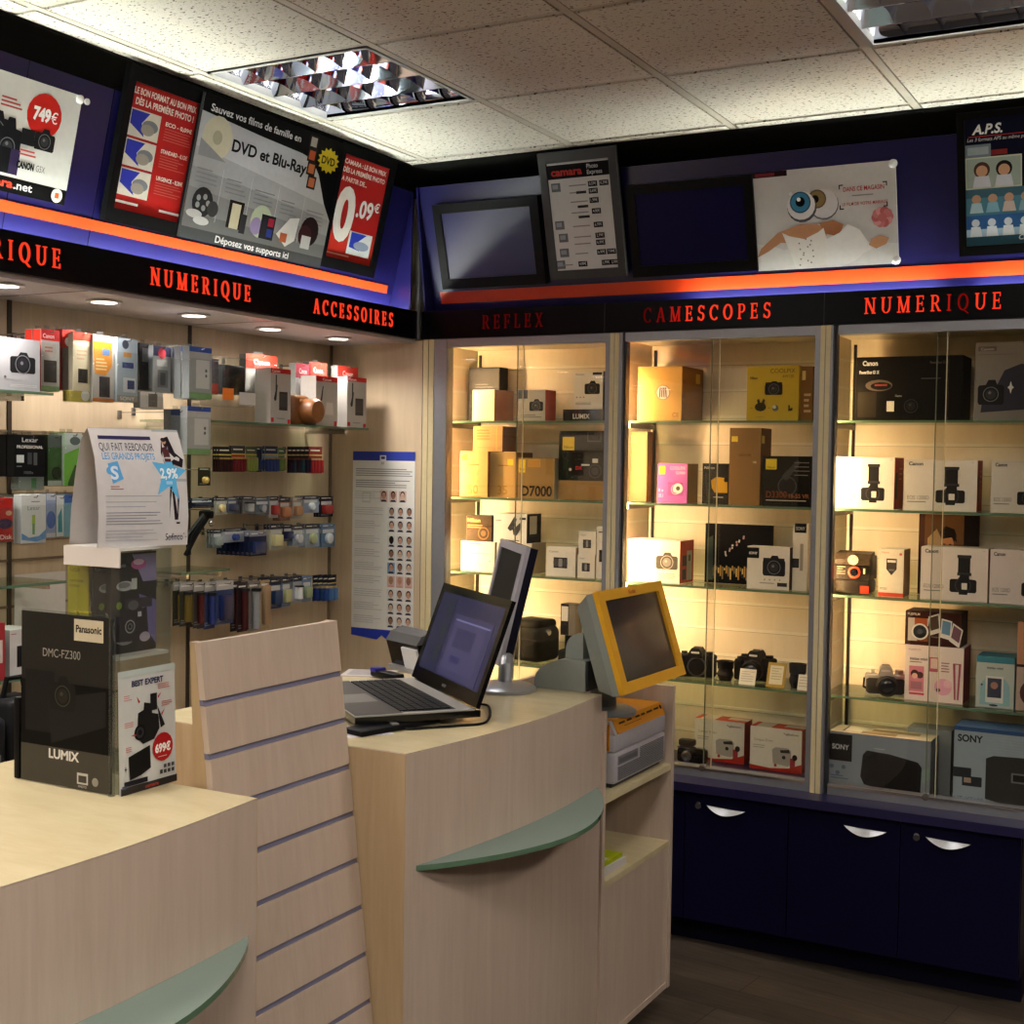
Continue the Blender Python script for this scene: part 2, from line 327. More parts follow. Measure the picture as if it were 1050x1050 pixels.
# ============================================================ CEILING LIGHTS
MIRROR = col((212, 218, 236), .05, 1.)
def troffer(i, j, name_label, louvre):
    x0, y0 = GX+.6*i+.014, GY+.61*j+.014; x1, y1 = x0+.572, y0+.582
    t = thing('ceiling_light', name_label, 'ceiling light', ((x0+x1)/2, (y0+y1)/2, ZC), 0, 'recessed ceiling lights' )
    f = MB(); fm = col((188, 190, 186), .4)
    f.box(x0, x1, y0, y0+.012, ZC-.002, ZC+.02, fm).box(x0, x1, y1-.012, y1, ZC-.002, ZC+.02, fm).box(x0, x0+.012, y0, y1, ZC-.002, ZC+.02, fm).box(x1-.012, x1, y0, y1, ZC-.002, ZC+.02, fm)
    f.bw('frame', t)
    h = MB(); hm = col((200, 200, 205), .25, .9)
    h.box(x0, x1, y0, y1, ZC+.10, ZC+.105, hm)
    h.box(x0, x1, y0, y0+.004, ZC, ZC+.1, hm).box(x0, x1, y1-.004, y1, ZC, ZC+.1, hm).box(x0, x0+.004, y0, y1, ZC, ZC+.1, hm).box(x1-.004, x1, y0, y1, ZC, ZC+.1, hm); h.bw('housing', t)
    if louvre:
        b = MB(); n = 4; sx, sy = (x1-x0)/n, (y1-y0)/n
        for k in range(n+1):                                   # long parabolic reflectors along X
            yc = y0+sy*k; prof = [(-.040, .062), (-.022, .034), (-.008, .010), (-.002, 0), (.002, 0), (.008, .010), (.022, .034), (.040, .062)]
            prof = [(max(y0+.013, min(y1-.013, yc+a)), ZC+.002+b_) for a, b_ in prof]
            vs = [(x, y, z) for x in (x0+.013, x1-.013) for y, z in prof]; m_ = len(prof)
            b.add(vs, [(q, q+1, m_+q+1, m_+q) for q in range(m_-1)], MIRROR, True)
        for r in range(1, 6):                                  # curved cross blades
            xc = x0+(x1-x0)*r/6
            for k in range(n):
                ya, yb = y0+sy*k, y0+sy*(k+1); N_ = 8; vs = []; fs = []
                for q in range(N_+1):
                    u = q/N_; y = ya+(yb-ya)*u; w = .010+.016*math.sin(PI*u); lo = ZC+.004+.010*math.sin(PI*u)
                    vs += [(xc, y, lo), (xc-w, y, lo+.040), (xc+w, y, lo+.040)]
                for q in range(N_): a = q*3; fs += [(a, a+3, a+4, a+1), (a, a+2, a+5, a+3)]
                b.add(vs, fs, MIRROR, True)
        b.bw('louvre', t)
        for k in range(n):
            yc = y0+sy*(k+.5); MB().cyl((x0+.02, yc, ZC+.078), (x1-.02, yc, ZC+.078), .013, emit((255, 250, 240), TUBE_T), n=8).bw('lamp_tube', t)
    else:
        MB().box(x0+.012, x1-.012, y0+.012, y1-.012, ZC+.004, ZC+.008, emit((255, 245, 233), TROF)).bw('diffuser', t)
    return t
TUBE_T = 14.; TROF = 17.
troffer(-1, 0, 'recessed ceiling light with mirrored louvre above the wide film transfer poster', True)
troffer(2, 0, 'recessed ceiling light with mirrored louvre at the top right, near the bride poster', True)
for q, (i, jj) in enumerate(((5, 0), (-1, -4), (2, -4), (5, -4), (2, -7))):
    troffer(i, jj, 'square ceiling light with opal panel, %s in the rows away from the shelves' % ORD[q], False)
# ============================================================ SIGN FASCIA (left wall and back wall)
TUBE = emit((247, 255, 240), 50.); TUBEB = emit((247, 255, 240), 44.)
RED1 = emit((255, 62, 34), .52); RED2 = emit((214, 34, 24), .28); RED3 = emit((190, 24, 20), .17); RED4 = emit((160, 20, 18), .10)
BANDM = col((7, 6, 8), .3); STRIPE = col((205, 58, 18), .35); PANEL = gloss_panel((18, 15, 66), .28, .5)
ZB0, ZB1 = 2.155, 2.263
thL = math.radians(13.6); UPL = V((math.sin(thL), 0, math.cos(thL))); NL = V((math.cos(thL), 0, -math.sin(thL))); P0L = V((-2.93, 3, 2.20))
thB = math.radians(16.); UPB = V((0, -math.sin(thB), math.cos(thB))); NB = V((0, -math.cos(thB), -math.sin(thB))); P0B = V((-1, 4.505, 2.20))
def stripe_z(px, P0, N, UP): return (onP(px[0], px[1], P0, N)-P0).dot(UP)
fl = thing('sign_fascia', 'long blue and black illuminated sign fascia over the left wall accessory shelves', 'sign', (-2.81, 2.8, ZB0), 0)
LY0 = .9
MB().box(-2.83, -2.81, LY0, 4.40, ZB0, ZB1, BANDM).box(-2.95, -2.83, LY0, 4.40, ZB0, ZB0+.012, col((190, 186, 180), .5)).bw('sign_band', fl)
m = MB(); a = P0L; hL = .53
def slab(mb, P0, U, UP, N, h0, h1, t, mat):
    q = [P0+UP*h0, P0+U+UP*h0, P0+U+UP*h1, P0+UP*h1]; vs = q+[p-N*t for p in q]
    mb.add(vs, [(0, 1, 2, 3), (7, 6, 5, 4), (0, 4, 5, 1), (1, 5, 6, 2), (2, 6, 7, 3), (3, 7, 4, 0)], mat)
slab(m, V((P0L.x, LY0, P0L.z)), V((0, 4.34-LY0, 0)), UPL, NL, 0, hL, .012, PANEL)
jm = col((12, 10, 40), .5)
for px in (114, 22): p = onP(px, 110, P0L, NL); q = V((P0L.x, p.y, P0L.z)); slab(m, q+NL*.0006, V((0, .003, 0)), UPL, NL, .0, hL, .001, jm)
m.bw('backlit_panel', fl)
sl0, sl1 = stripe_z((100, 237.6), P0L, NL, UPL), stripe_z((100, 226.5), P0L, NL, UPL)
m = MB(); slab(m, V((P0L.x, LY0, P0L.z))+NL*.003, V((0, 4.30-LY0, 0)), UPL, NL, sl0, sl1, .003, STRIPE); m.bw('orange_stripe', fl)
m = MB()   # end piece at the corner
pts = [(P0L.x, P0L.z), (-2.815, P0L.z), (-2.806, 2.712)]
m.prism([(x, z) for x, z in pts], 4.34, 4.346, PANEL, 'y'); m.bw('end_panel', fl)
MB().box(-2.816, -2.803, 4.388, 4.401, ZB0, 2.735, col((150, 150, 158), .3, .6)).bw('corner_trim', fl)
y = .95
while y < 4.2:
    e = min(y+.86, 4.34); MB().cyl((-2.868, y, 2.226), (-2.868, e, 2.226), .013, TUBE, n=8).bw('lamp_tube', fl); y = e+.05
pX = lambda x, y: onX(x, y, -2.81)
zb = 2.186; zt_ = 2.238
def word_left(word, y0, y1):
    serif_word(None, word, V((-2.81, y0, zb)), V((0, y1-y0, 0)), V((0, 0, zt_-zb)), V((1, 0, 0)), RED1, par=fl)
ya, yb = pX(154, 290).y, pX(256.5, 305).y; word_left('NUMERIQUE', ya, yb)
ye = pX(62, 270).y; word_left('NUMERIQUE', ye-(yb-ya), ye)
word_left('ACCESSOIRES', pX(321, 322).y, pX(402.5, 330).y)
# back wall fascia
fb = thing('sign_fascia', 'long blue and black illuminated sign fascia above the three glass display cabinets', 'sign', (-1.6, 4.42, ZB0), 0)
BX0, BX1 = -2.797, .4
m = MB().box(BX0, BX1, 4.40, 4.42, ZB0, ZB1, BANDM).box(BX0, BX1, 4.42, 4.53, ZB0, ZB0+.012, BANDM)
for px in (620, 845): x = onY(px, 320, 4.4).x; m.box(x-.0015, x+.0015, 4.3992, 4.40, ZB0, ZB1, col((40, 40, 46), .4))
m.bw('sign_band', fb)
hB = .555; m = MB(); slab(m, V((BX0, P0B.y, P0B.z)), V((BX1-BX0, 0, 0)), UPB, NB, 0, hB, .012, PANEL); m.bw('backlit_panel', fb)
sb0, sb1 = stripe_z((700, 299), P0B, NB, UPB), stripe_z((700, 286), P0B, NB, UPB)
xs = onP(452, 302, P0B, NB).x
m = MB(); slab(m, V((xs, P0B.y, P0B.z))+NB*.003, V((BX1-xs, 0, 0)), UPB, NB, sb0, sb1, .003, STRIPE); m.bw('orange_stripe', fb)
MB().prism([(4.505, 2.2), (4.425, 2.2), (4.345, 2.733), (4.352, 2.733)], BX0, BX0+.008, PANEL, 'x').bw('end_panel', fb)
tx = [onY(px, 270, 4.46).x for px in (472, 700, 708, 962, 1000, 1200)]
for k, (a, b) in enumerate(((tx[0], tx[1]), (tx[2], tx[3]), (tx[4], .35))):
    MB().cyl((a, 4.458, 2.226), (b, 4.458, 2.226), .013, TUBEB if k else col((190, 190, 186), .3), n=8).bw('lamp_tube', fb)
def word_back(word, px0, px1, mats):
    a, b = onY(px0, 320, 4.4).x, onY(px1, 320, 4.4).x
    serif_word(None, word, V((a, 4.40, zb)), V((b-a, 0, 0)), V((0, 0, zt_-zb)), V((0, -1, 0)), mats, par=fb)
word_back('REFLEX', 495, 557, RED4)
word_back('CAMESCOPES', 660, 790.5, [RED4, RED3, RED2]+[RED1]*7)
word_back('NUMERIQUE', 886.5, 1027, [RED1]*5+[RED2, RED3]+[RED1]*2)
# soffit of the left niche with downlights
so = thing('niche_soffit', 'grey soffit board holding round downlights over the left wall shelves', 'soffit', (-3.02, 2.8, 2.14))
SOF = col((186, 176, 178), .35)
MB().box(XL, -2.83, LY0, 4.40, 2.142, 2.155, SOF).bw('soffit_board', so)
for px, py in ((60, 300), (240, 331)): p = onZ(px, py, 2.142); MB().box(XL, -2.83, p.y-.002, p.y+.002, 2.1412, 2.142, col((70, 62, 66), .5)).bw('board_joint', so)
sj = None
SPOTW = emit((255, 244, 236), 9.)
def downlight(x, y, z, label, power, group, colr=(1, .93, .86), ang=155, r=.04):
    t = thing('downlight', label, 'downlight', (x, y, z), 0, group)
    MB().lathe([(r, 0), (r+.012, -.002), (r+.012, -.006), (r-.002, -.008), (r-.004, -.002)], (x, y, z), (0, 0, 1), col((215, 213, 210), .3, .4)).bw('bezel', t)
    MB().lathe([(r-.004, -.004), (r-.004, -.006), (.001, -.006)], (x, y, z), (0, 0, 1), SPOTW, n=16).bw('lamp', t)
    L = bpy.data.lights.new('spot', 'SPOT'); L.energy = power; L.color = colr; L.spot_size = math.radians(ang); L.spot_blend = .9; L.shadow_soft_size = .03
    o = bpy.data.objects.new('downlight_beam', L); COL.objects.link(o); o.parent = t; o.location = (0, 0, -.012); return t
NL_W = 12.
for k, (px, py) in enumerate(((5, 291), (107, 308), (199, 322), (277, 336), (347, 346))):
    p = onZ(px, py, 2.142)
    downlight(p.x, p.y, 2.142, 'round recessed downlight in the left niche soffit, %s from the left' % ORD[k], NL_W, 'niche downlights')
for k, y in enumerate((1.3, 1.75, 2.2)): downlight(-3.03, y, 2.142, 'round recessed downlight in the niche soffit, left of the picture edge, %s of three' % ORD[k], NL_W, 'niche downlights')
# ============================================================ POSTERS
def frame_pts(pix, P0, N, UP, off=.006):
    TL, TR, BR, BL = [onP(x, y, P0+N*off, N) for x, y in pix]
    ax = V((0, 1, 0)) if abs(N.x) > .5 else V((1, 0, 0))
    u0 = ((TL+BL)/2).dot(ax); u1 = ((TR+BR)/2).dot(ax); v0 = ((TL-P0).dot(UP)+(TR-P0).dot(UP))/2; v1 = ((BL-P0).dot(UP)+(BR-P0).dot(UP))/2
    base = V(P0); base -= ax*base.dot(ax)
    O = base+ax*u0+UP*v0+N*off
    return O, ax*(u1-u0), UP*(v1-v0), N
def board(mb, F, t, m):
    O, U, Vd, N = F; q = [O, O+U, O+U+Vd, O+Vd]; vs = q+[p-N*t for p in q]
    mb.add(vs, [(0, 1, 2, 3), (7, 6, 5, 4), (0, 4, 5, 1), (1, 5, 6, 2), (2, 6, 7, 3), (3, 7, 4, 0)], m)
def inset(F, a, b, c_, d_, lift=0.): O, U, Vd, N = F; return (O+U*a+Vd*b+N*lift, U*(c_-a), Vd*(d_-b), N)
def framed(name, label, pix, P0, N, UP, inn, cat='poster', t=.02, off=.024, fm=None, group=None):
    F = frame_pts(pix, P0, N, UP, off); O = F[0]+F[1]*.5+F[2]
    th = thing(name, label, cat, O, 0, group); fm = fm or col((15, 15, 16), .3)
    a, b, c_, d_ = inn; mb = MB()
    for (x0, y0, x1, y1) in ((0, 0, 1, b), (0, d_, 1, 1), (0, b, a, d_), (c_, b, 1, d_)): board(mb, inset(F, x0, y0, x1, y1), t, fm)
    mb.bw('frame', th); return th, inset(F, a, b, c_, d_, -.006)
W_ = 'e8e6e2'; K_ = '080809'; RD = 'b01c1c'
# --- poster 749
F = frame_pts(((-150, 23), (86, 98), (64, 213), (-165, 154)), P0L, NL, UPL, .012); mb = MB(); board(mb, F, .004, 'd8d6d4'); mb.canvas(F[0], F[1], F[2])
mb.r(0, .865, 1, 1, K_); mb.t('camara', .545, .955, .075, 'e0402a', bold=.03, maxw=.19); mb.t('.net', .74, .955, .07, W_, bold=.02, maxw=.09)
mb.d(.955, .93, .028, 'e8e2d0'); mb.r(.945, .905, .966, .955, 'd06030')
mb.d(.83, .27, .085, 'c42018'); mb.t('749', .776, .315, .11, 'ffffff', bold=.05, maxw=.085); mb.t('€', .864, .315, .10, 'ffffff', maxw=.032)
mb.cam(.555, .33, .68, .62); mb.cam(.62, .36, .74, .80, '16161a'); mb.r(.62, .62, .74, .84, '141418'); mb.r(.7, .62, .745, .84, '2c2044'); mb.r(.735, .42, .80, .56, '1a1a1c'); mb.cam(.80, .38, .90, .57)
mb.lines(.62, .2, .72, .3, 3, 'b04040'); mb.t('CANON', .735, .765, .06, K_, bold=.05, maxw=.085); mb.t('G5X', .83, .765, .06, '707074', maxw=.045); mb.lines(.74, .6, .82, .67, 2, 'c05050')
mb.t('749', .4, .2, .05, 'b02020')
th = thing('advert_poster', 'white camera advert poster with a red 749 euro disc on the blue fascia', 'poster', F[0]+F[1]*.5+F[2]); mb.bw('sheet', th)
for u, v, k in ((.985, .035, 0), (.955, .935, 1)):
    if k: continue
    p = F[0]+F[1]*u+F[2]*v; MB().lathe([(.012, 0), (.012, .006), (.008, .010), (.001, .011)], p+NL*.001, NL, col((225, 225, 225), .1), n=14).lathe([(.009, 0), (.009, .004), (.001, .005)], p+NL*.001+V((0, .026, -.0)), NL, col((225, 225, 225), .1), n=12).bw('clear_fixing', th)
# --- red framed poster
th, I = framed('framed_poster', 'narrow red photo print poster in black frame with three blue pictures', ((138, 67), (218, 93), (183, 243), (104, 224)), P0L, NL, UPL, (.09, .10, .92, .91))
mb = MB(); board(mb, I, .004, 'b41e1c'); mb.canvas(*I[:3])
mb.t('LE BON FORMAT AU BON PRIX', .02, .085, .05, 'f0e8e0', bold=.03, maxw=.96); mb.t('DÈS LA PREMIÈRE PHOTO !', .06, .165, .052, 'f0e8e0', bold=.03, maxw=.9)
for k, (tx_, v) in enumerate((('ECO - 0,09€', .26), ('STANDARD - 0,12€', .48), ('URGENCE - 0,20€', .70))):
    v0 = .2+k*.235; mb.r(.0, v0, .47, v0+.215, 'd8d0c4'); mb.poly([(.03, v0+.01), (.3, v0+.01), (.2, v0+.1), (.26, v0+.2), (.03, v0+.12)], '2c34a8'); mb.d(.33, v0+.11, .12, '7c7c84', rv=.05); mb.d(.30, v0+.14, .1, '9a9288', rv=.045)
    mb.t(tx_, .97, v, .032, 'f4ece4', 'r', bold=.03, maxw=.42); mb.lines(.55, v+.02, .97, v+.13, 5, 'd06058', .3)
mb.r(0, .93, .35, .95, 'f0e0d8'); mb.r(.68, .93, 1, .95, 'f0e0d8'); mb.bw('print', th)
# --- DVD board
F = frame_pts(((212, 92), (354, 150), (327, 274), (183, 243)), P0L, NL, UPL, .042); mb = MB(); board(mb, F, .01, '2a2a2c'); mb.canvas(*F[:3])
mb.r(0, 0, 1, 1, 'c4c6c8'); mb.poly([(0, .36), (.5, .44), (1, .52), (1, 1), (0, 1)], 'b2b4b5'); mb.poly([(0, .5), (1, .62), (1, 1), (0, 1)], 'a0a2a3'); mb.poly([(0, .64), (1, .74), (1, 1), (0, 1)], '8e9091'); mb.r(0, .82, 1, 1, '787a7b'); mb.r(0, .92, 1, 1, '4c4e4f')
mb.poly([(0, 0), (1, 0), (1, .62), (.93, .5), (.85, .3), (.78, .2), (.7, .18), (.4, .16), (0, .12)], K_)
mb.t('Sauvez vos films de famille en', .05, .105, .052, 'f0f0f0', bold=.015, maxw=.62)
mb.t('DVD et Blu-Ray', .22, .325, .085, '0c0c0e', bold=.03, maxw=.53)
mb.d(.12, .27, .095, 'd6d0b4', rv=.15); mb.d(.12, .27, .03, 'b8b294', rv=.05); mb.poly([(.02, .3), (.2, .42), (.02, .42)], '989a9c')
for k in range(4):
    v = .02+k*.1; du = .004*k*k; mb.r(.735+du, v, .80+du, v+.1, '2a2420'); mb.r(.745+du, v+.015, .79+du, v+.085, ('b8b0a8', 'c0562a', 'c8703c', 'd07848')[k])
mb.poly([(.90+.085*(1 if k % 2 else .78)*math.cos(PI*k/14), .17+.10*(1 if k % 2 else .78)*math.sin(PI*k/14)) for k in range(28)], 'd8c020'); mb.t('DVD', .9, .2, .06, '3a3410', 'c', bold=.03)
for k in range(5): mb.lines(.03+k*.195, .5+.02*k, .17+k*.195, .62+.02*k, 4, '8e9092', .3)
for k in range(1, 5): mb.r(.195*k, .47, .195*k+.003, .85, 'c8caca')
mb.d(.10, .73, .065, '28282a'); [mb.d(.10+.035*math.cos(a*1.26), .73+.035*math.sin(a*1.26)*1.2, .013, 'a8aaac') for a in range(5)]; mb.d(.17, .76, .035, '404042'); mb.d(.06, .82, .05, 'd8d8d8', rv=.03); mb.d(.11, .86, .05, 'e4e4e4', rv=.03)
mb.r(.27, .66, .37, .86, '2a2622'); mb.r(.29, .68, .35, .86, 'd6ceb0'); mb.r(.36, .74, .40, .88, '303034')
mb.d(.5, .76, .075, 'b8c4a8'); mb.d(.47, .8, .04, '9c8cb8'); mb.r(.5, .70, .6, .88, '24242e'); mb.r(.55, .72, .59, .78, '9a2038'); mb.r(.55, .8, .59, .86, '2c3c8c')
mb.poly([(.62, .82), (.70, .68), (.77, .66), (.76, .84), (.70, .9)], 'e6e4e0'); mb.r(.65, .8, .70, .87, 'c0643c')
mb.d(.86, .74, .07, '2a1c1e'); mb.d(.83, .78, .05, '3c1418'); mb.r(.81, .78, .88, .88, 'd0d0d0')
mb.t('Déposez vos supports ici', .22, .985, .05, 'ffffff', bold=.02, maxw=.52)
tag(mb.bw('film_transfer_poster'), 'wide grey poster about saving family films to discs, between two red posters', 'poster')
# --- red 0.09
th, I = framed('framed_poster', 'narrow red poster in black frame with a giant white zero price, near the corner', ((352, 147), (411, 165), (381, 284), (326, 273)), P0L, NL, UPL, (.09, .08, .9, .91))
mb = MB(); board(mb, I, .004, 'ac1c1a'); mb.canvas(*I[:3]); mb.r(0, .72, 1, 1, 'b82a1c')
mb.t('CAMARA : LE BON PRIX', .03, .085, .045, 'f0e8e0', bold=.03, maxw=.92); mb.t('DÈS LA PREMIÈRE PHOTO', .03, .165, .045, 'f0e8e0', bold=.03, maxw=.92); mb.t('A PARTIR DE...', .03, .25, .045, 'f0e8e0', bold=.02, maxw=.55)
mb.t('0', .02, .80, .50, 'f4f0ec', bold=.045, maxw=.42); mb.t('.09', .47, .55, .17, 'f4f0ec', bold=.03, maxw=.36); mb.t('€', .84, .46, .09, 'f4f0ec', bold=.02, maxw=.12)
mb.r(.42, .70, .93, .93, 'd8dcdc'); mb.poly([(.46, .71), (.8, .71), (.62, .8), (.7, .88), (.46, .86)], '2a3cb0'); mb.d(.72, .83, .17, '8c98b4', rv=.045); mb.r(.02, .95, .5, .965, 'e8a090'); mb.bw('print', th)
# --- back wall: dark screens
def wall_screen(label, pix, inn, smat):
    th, I = framed('wall_screen', label, pix, P0B, NB, UPB, inn, 'screen', .035, .04, col((14, 14, 15), .35), 'dark screens on the fascia')
    mb = MB(); board(mb, I, .006, smat); mb.bw('screen', th)
wall_screen('switched-off black framed screen in the corner, above the unlit word', ((441, 213), (552, 198), (558, 289), (456, 299)), (.075, .11, .92, .88), col((26, 24, 70), .3))
wall_screen('switched-off black framed screen between the price list and the bride poster', ((640, 190), (770, 180), (778, 276), (650, 286)), (.07, .1, .93, .88), col((18, 16, 60), .25))
# --- price list
th, I = framed('price_list', 'tall grey framed price list with black and red header and small dark price tags', ((548, 157), (632, 150), (641, 282), (567, 288)), P0B, NB, UPB, (.10, .085, .90, .93), 'price list', .02, .05, col((62, 62, 62), .4))
mb = MB(); board(mb, I, .004, 'd6d6d4'); mb.canvas(*I[:3]); mb.r(0, .02, 1, .15, K_); mb.r(0, 0, 1, .012, 'b0b0b0')
mb.t('camara', .06, .12, .07, 'c42c24', bold=.03, maxw=.50); mb.t('Photo', .64, .075, .04, 'd8d8d8', bold=.01, maxw=.18); mb.t('Express', .64, .128, .04, 'd8d8d8', bold=.01, maxw=.24)
for u, v in ((.1, .22), (.1, .57), (.14, .69), (.13, .83), (.05, .94)): mb.r(u-.06, v-.035, u+.09, v+.045, '6c6e72'); mb.r(u-.04, v-.02, u+.05, v+.02, '9aa0a8')
for v, tags in ((.235, ((.64, '0,59€'), (.82, '0,39€'))), (.30, ((.64, '0,69€'),)), (.385, ((.64, '1,99€'),)), (.485, ((.66, '4,90€'),)), (.61, ((.67, '6,99€'),)), (.71, ((.68, '2,99€'),)), (.775, ((.68, '6,99€'),)), (.865, ((.68, '6,99€'), (.84, '7,99€'))), (.965, ((.36, '4,99€'), (.74, '1,99€'), (.88, '2,99€')))):
    for u, s_ in tags: mb.r(u, v-.042, u+.145, v+.008, '17171a'); mb.t(s_, u+.072, v-.006, .028, 'e8e8e8', 'c', maxw=.11)
    mb.lines(.33 if v < .9 else .1, v-.02, .62 if v < .9 else .34, v+.004, 1, '909090')
for v in (.305, .435, .53): mb.lines(.44, v-.03, .62, v, 1, '2a2a2c', .8)
mb.bw('print', th)
# --- bride poster
F = frame_pts(((769, 178), (918, 164), (922, 270), (780, 278)), P0B, NB, UPB, .03); mb = MB(); board(mb, F, .003, 'd2d0d0'); mb.canvas(*F[:3])
SK = 'c08c68'; SK2 = 'a8714e'
mb.poly([(0, .72), (.12, .75), (.2, .8), (.5, .72), (1, .8), (1, 1), (0, 1)], 'e2e0de')
mb.r(0, 0, .25, .055, '2c1418'); mb.r(.02, .012, .16, .045, '7c2430')
mb.poly([(.0, .86), (.03, .77), (.16, .62), (.25, .58), (.33, .55), (.44, .56), (.52, .6), (.5, .72), (.3, .75), (.18, .72), (.09, .80)], SK)
mb.poly([(.46, .55), (.56, .53), (.63, .58), (.6, .7), (.5, .66)], SK2)
mb.poly([(.19, .62), (.24, .66), (.35, .70), (.45, .64), (.49, .6), (.52, .78), (.50, 1), (.28, 1), (.24, .82)], 'ece8e4')
for k in range(14): mb.d(.36+.05*math.sin(k*2.3), .70+.02*k, .006, '8c8480')
mb.poly([(.5, .72), (.6, .66), (.66, .58), (.74, .64), (.80, .78), (.82, .84), (.76, .88), (.7, .95), (.6, 1), (.5, 1)], 'eeecea')
mb.poly([(.80, .80), (.82, .74), (.88, .71), (.94, .74), (.92, .80), (.85, .84)], SK)
for k in range(10): mb.d(.90+.045*math.cos(k*.63), .535+.06*math.sin(k*.63), .03, ('c87878', 'd89898', 'b86060')[k % 3])
mb.d(.90, .54, .03, 'c06868')
mb.d(.5, .37, .105, '6c6c70'); mb.d(.5, .36, .10, 'dcdade'); mb.d(.455, .31, .065, '6a5638'); mb.d(.455, .31, .055, '8a744c'); mb.d(.44, .31, .028, '0e0e10')
mb.d(.345, .38, .105, '505058'); mb.d(.34, .36, .10, 'e4e2e6'); mb.d(.335, .33, .075, '24506c'); mb.d(.335, .33, .066, '3c82a8'); mb.d(.335, .325, .034, '0c0e12'); mb.d(.325, .30, .014, 'ffffff'); mb.d(.27, .24, .014, 'f4f4f4')
mb.t('DANS CE MAGASIN', .64, .26, .045, 'b82c34', bold=.015, maxw=.28); mb.lines(.70, .30, .86, .325, 1, '8c8c8c'); mb.t('LE FILM DE VOTRE MARIAGE', .63, .40, .032, 'b84048', bold=.01, maxw=.31)
for u, v, a, b in ((.61, .19, 1, 1), (.94, .19, -1, 1), (.61, .435, 1, -1), (.94, .435, -1, -1)): mb.r(min(u, u+.03*a), min(v, v+.012*b), max(u, u+.03*a), max(v, v+.012*b), '303034'); mb.r(min(u, u+.008*a), min(v, v+.045*b), max(u, u+.008*a), max(v, v+.045*b), '303034')
th = thing('advert_poster', 'white wedding film poster of a couple with eyeballs for heads, above the middle cabinet', 'poster', F[0]+F[1]*.5+F[2]); mb.bw('sheet', th)
for u, v in ((.985, .03), (.985, .965)):
    p = F[0]+F[1]*u+F[2]*v; MB().lathe([(.014, 0), (.014, .006), (.009, .011), (.001, .012)], p+NB*.001, NB, col((215, 215, 215), .1), n=16).bw('clear_fixing', th)
# --- APS poster
th, I = framed('framed_poster', 'black framed film format poster with children photos at the right edge', ((976, 116), (1118, 103), (1122, 256), (988, 262)), P0B, NB, UPB, (.06, .05, .95, .93))
mb = MB(); board(mb, I, .004, '0e1026'); mb.canvas(*I[:3])
mb.t('A.P.S.', .06, .12, .075, 'e8e8e8', bold=.03, maxw=.26, shear=.25); mb.r(.03, .135, 1, .142, 'b02828'); mb.t('Les 3 formats APS au même prix', .02, .175, .028, 'd0d0d0', maxw=.52, shear=.2)
mb.r(.0, .2, .22, .30, '70808c'); mb.r(.02, .22, .2, .28, '9aa6b0'); mb.r(.22, .25, .36, .29, '7c2020')
mb.r(.0, .30, .48, .55, 'c8ccb4'); mb.r(.01, .31, .47, .54, '9aa8a0')
for u, h_ in ((.14, '4c3020'), (.33, '241c1a')): mb.d(u, .40, .07, h_); mb.d(u, .41, .05, 'c89878'); mb.poly([(u-.08, .54), (u-.06, .45), (u+.06, .45), (u+.08, .54)], 'c4c8d4')
mb.r(.0, .55, .60, .76, '4a7c90'); mb.r(0, .55, .6, .62, '385c6c')
for k in range(4): u = .09+.14*k; mb.d(u, .63, .04, 'b89078'); mb.poly([(u-.06, .74), (u-.04, .66), (u+.04, .66), (u+.06, .74)], ('a8c4d0', '7ca8bc', 'c0b0a8', '80a0b0')[k])
mb.r(.0, .76, .72, .98, '2c5c94'); mb.r(.0, .87, .72, .98, 'a8c8e0')
for k in range(5): u = .08+.14*k; mb.d(u, .82, .035, 'd0d8e4'); mb.poly([(u-.05, .95), (u-.04, .85), (u+.04, .85), (u+.06, .95)], 'e4ecf4')
mb.r(0, .93, .72, 1, '2c5868'); mb.d(.62, .27, .075, 'c83820'); mb.t('3', .62, .31, .07, 'f0c030', 'c', bold=.03); mb.t('En', .56, .40, .06, 'e8e8e8', bold=.02, shear=.2); mb.t('1', .62, .50, .08, 'e8e8e8', bold=.03); mb.t('Camara', .45, .97, .04, 'f0f0f0', bold=.02, shear=.2)
mb.bw('print', th)
# --- identity photo notice on the niche end wall
pa, pb = onY(361.5, 560, 4.4), onY(425, 560, 4.4); z1, z0 = onY(394, 463, 4.4).z, onY(391, 658, 4.4).z
mb = MB(); w, h = pb.x-pa.x, z1-z0; mb.box(pa.x, pb.x, 4.397, 4.3995, z0+.03, z1, 'd8d6d0'); mb.canvas((pa.x, 4.397, z1), (w, 0, 0), (0, 0, -h))
mb.r(0, 0, 1, .048, '2c3c98'); mb.r(.44, .02, .54, .05, 'd8d8e0'); mb.r(.46, .026, .52, .04, '3c4470'); mb.t('RF', .49, .068, .014, '707078', 'c')
mb.poly([(0, .935), (1, .935), (1, .985), (.62, 1), (.5, .965), (.42, .99), (0, .975)], '26389c')
mb.lines(.05, .09, .96, .135, 4, '8a8a8c'); mb.lines(.05, .15, .96, .195, 4, '8a8a8c'); mb.r(.16, .21, .3, .27, 'c0c0bc'); mb.r(.175, .22, .285, .26, 'd8d6d0')
SKN = ['b88870', 'c09480', '8c6450', 'a07860', 'c8a890', '3a2a24']
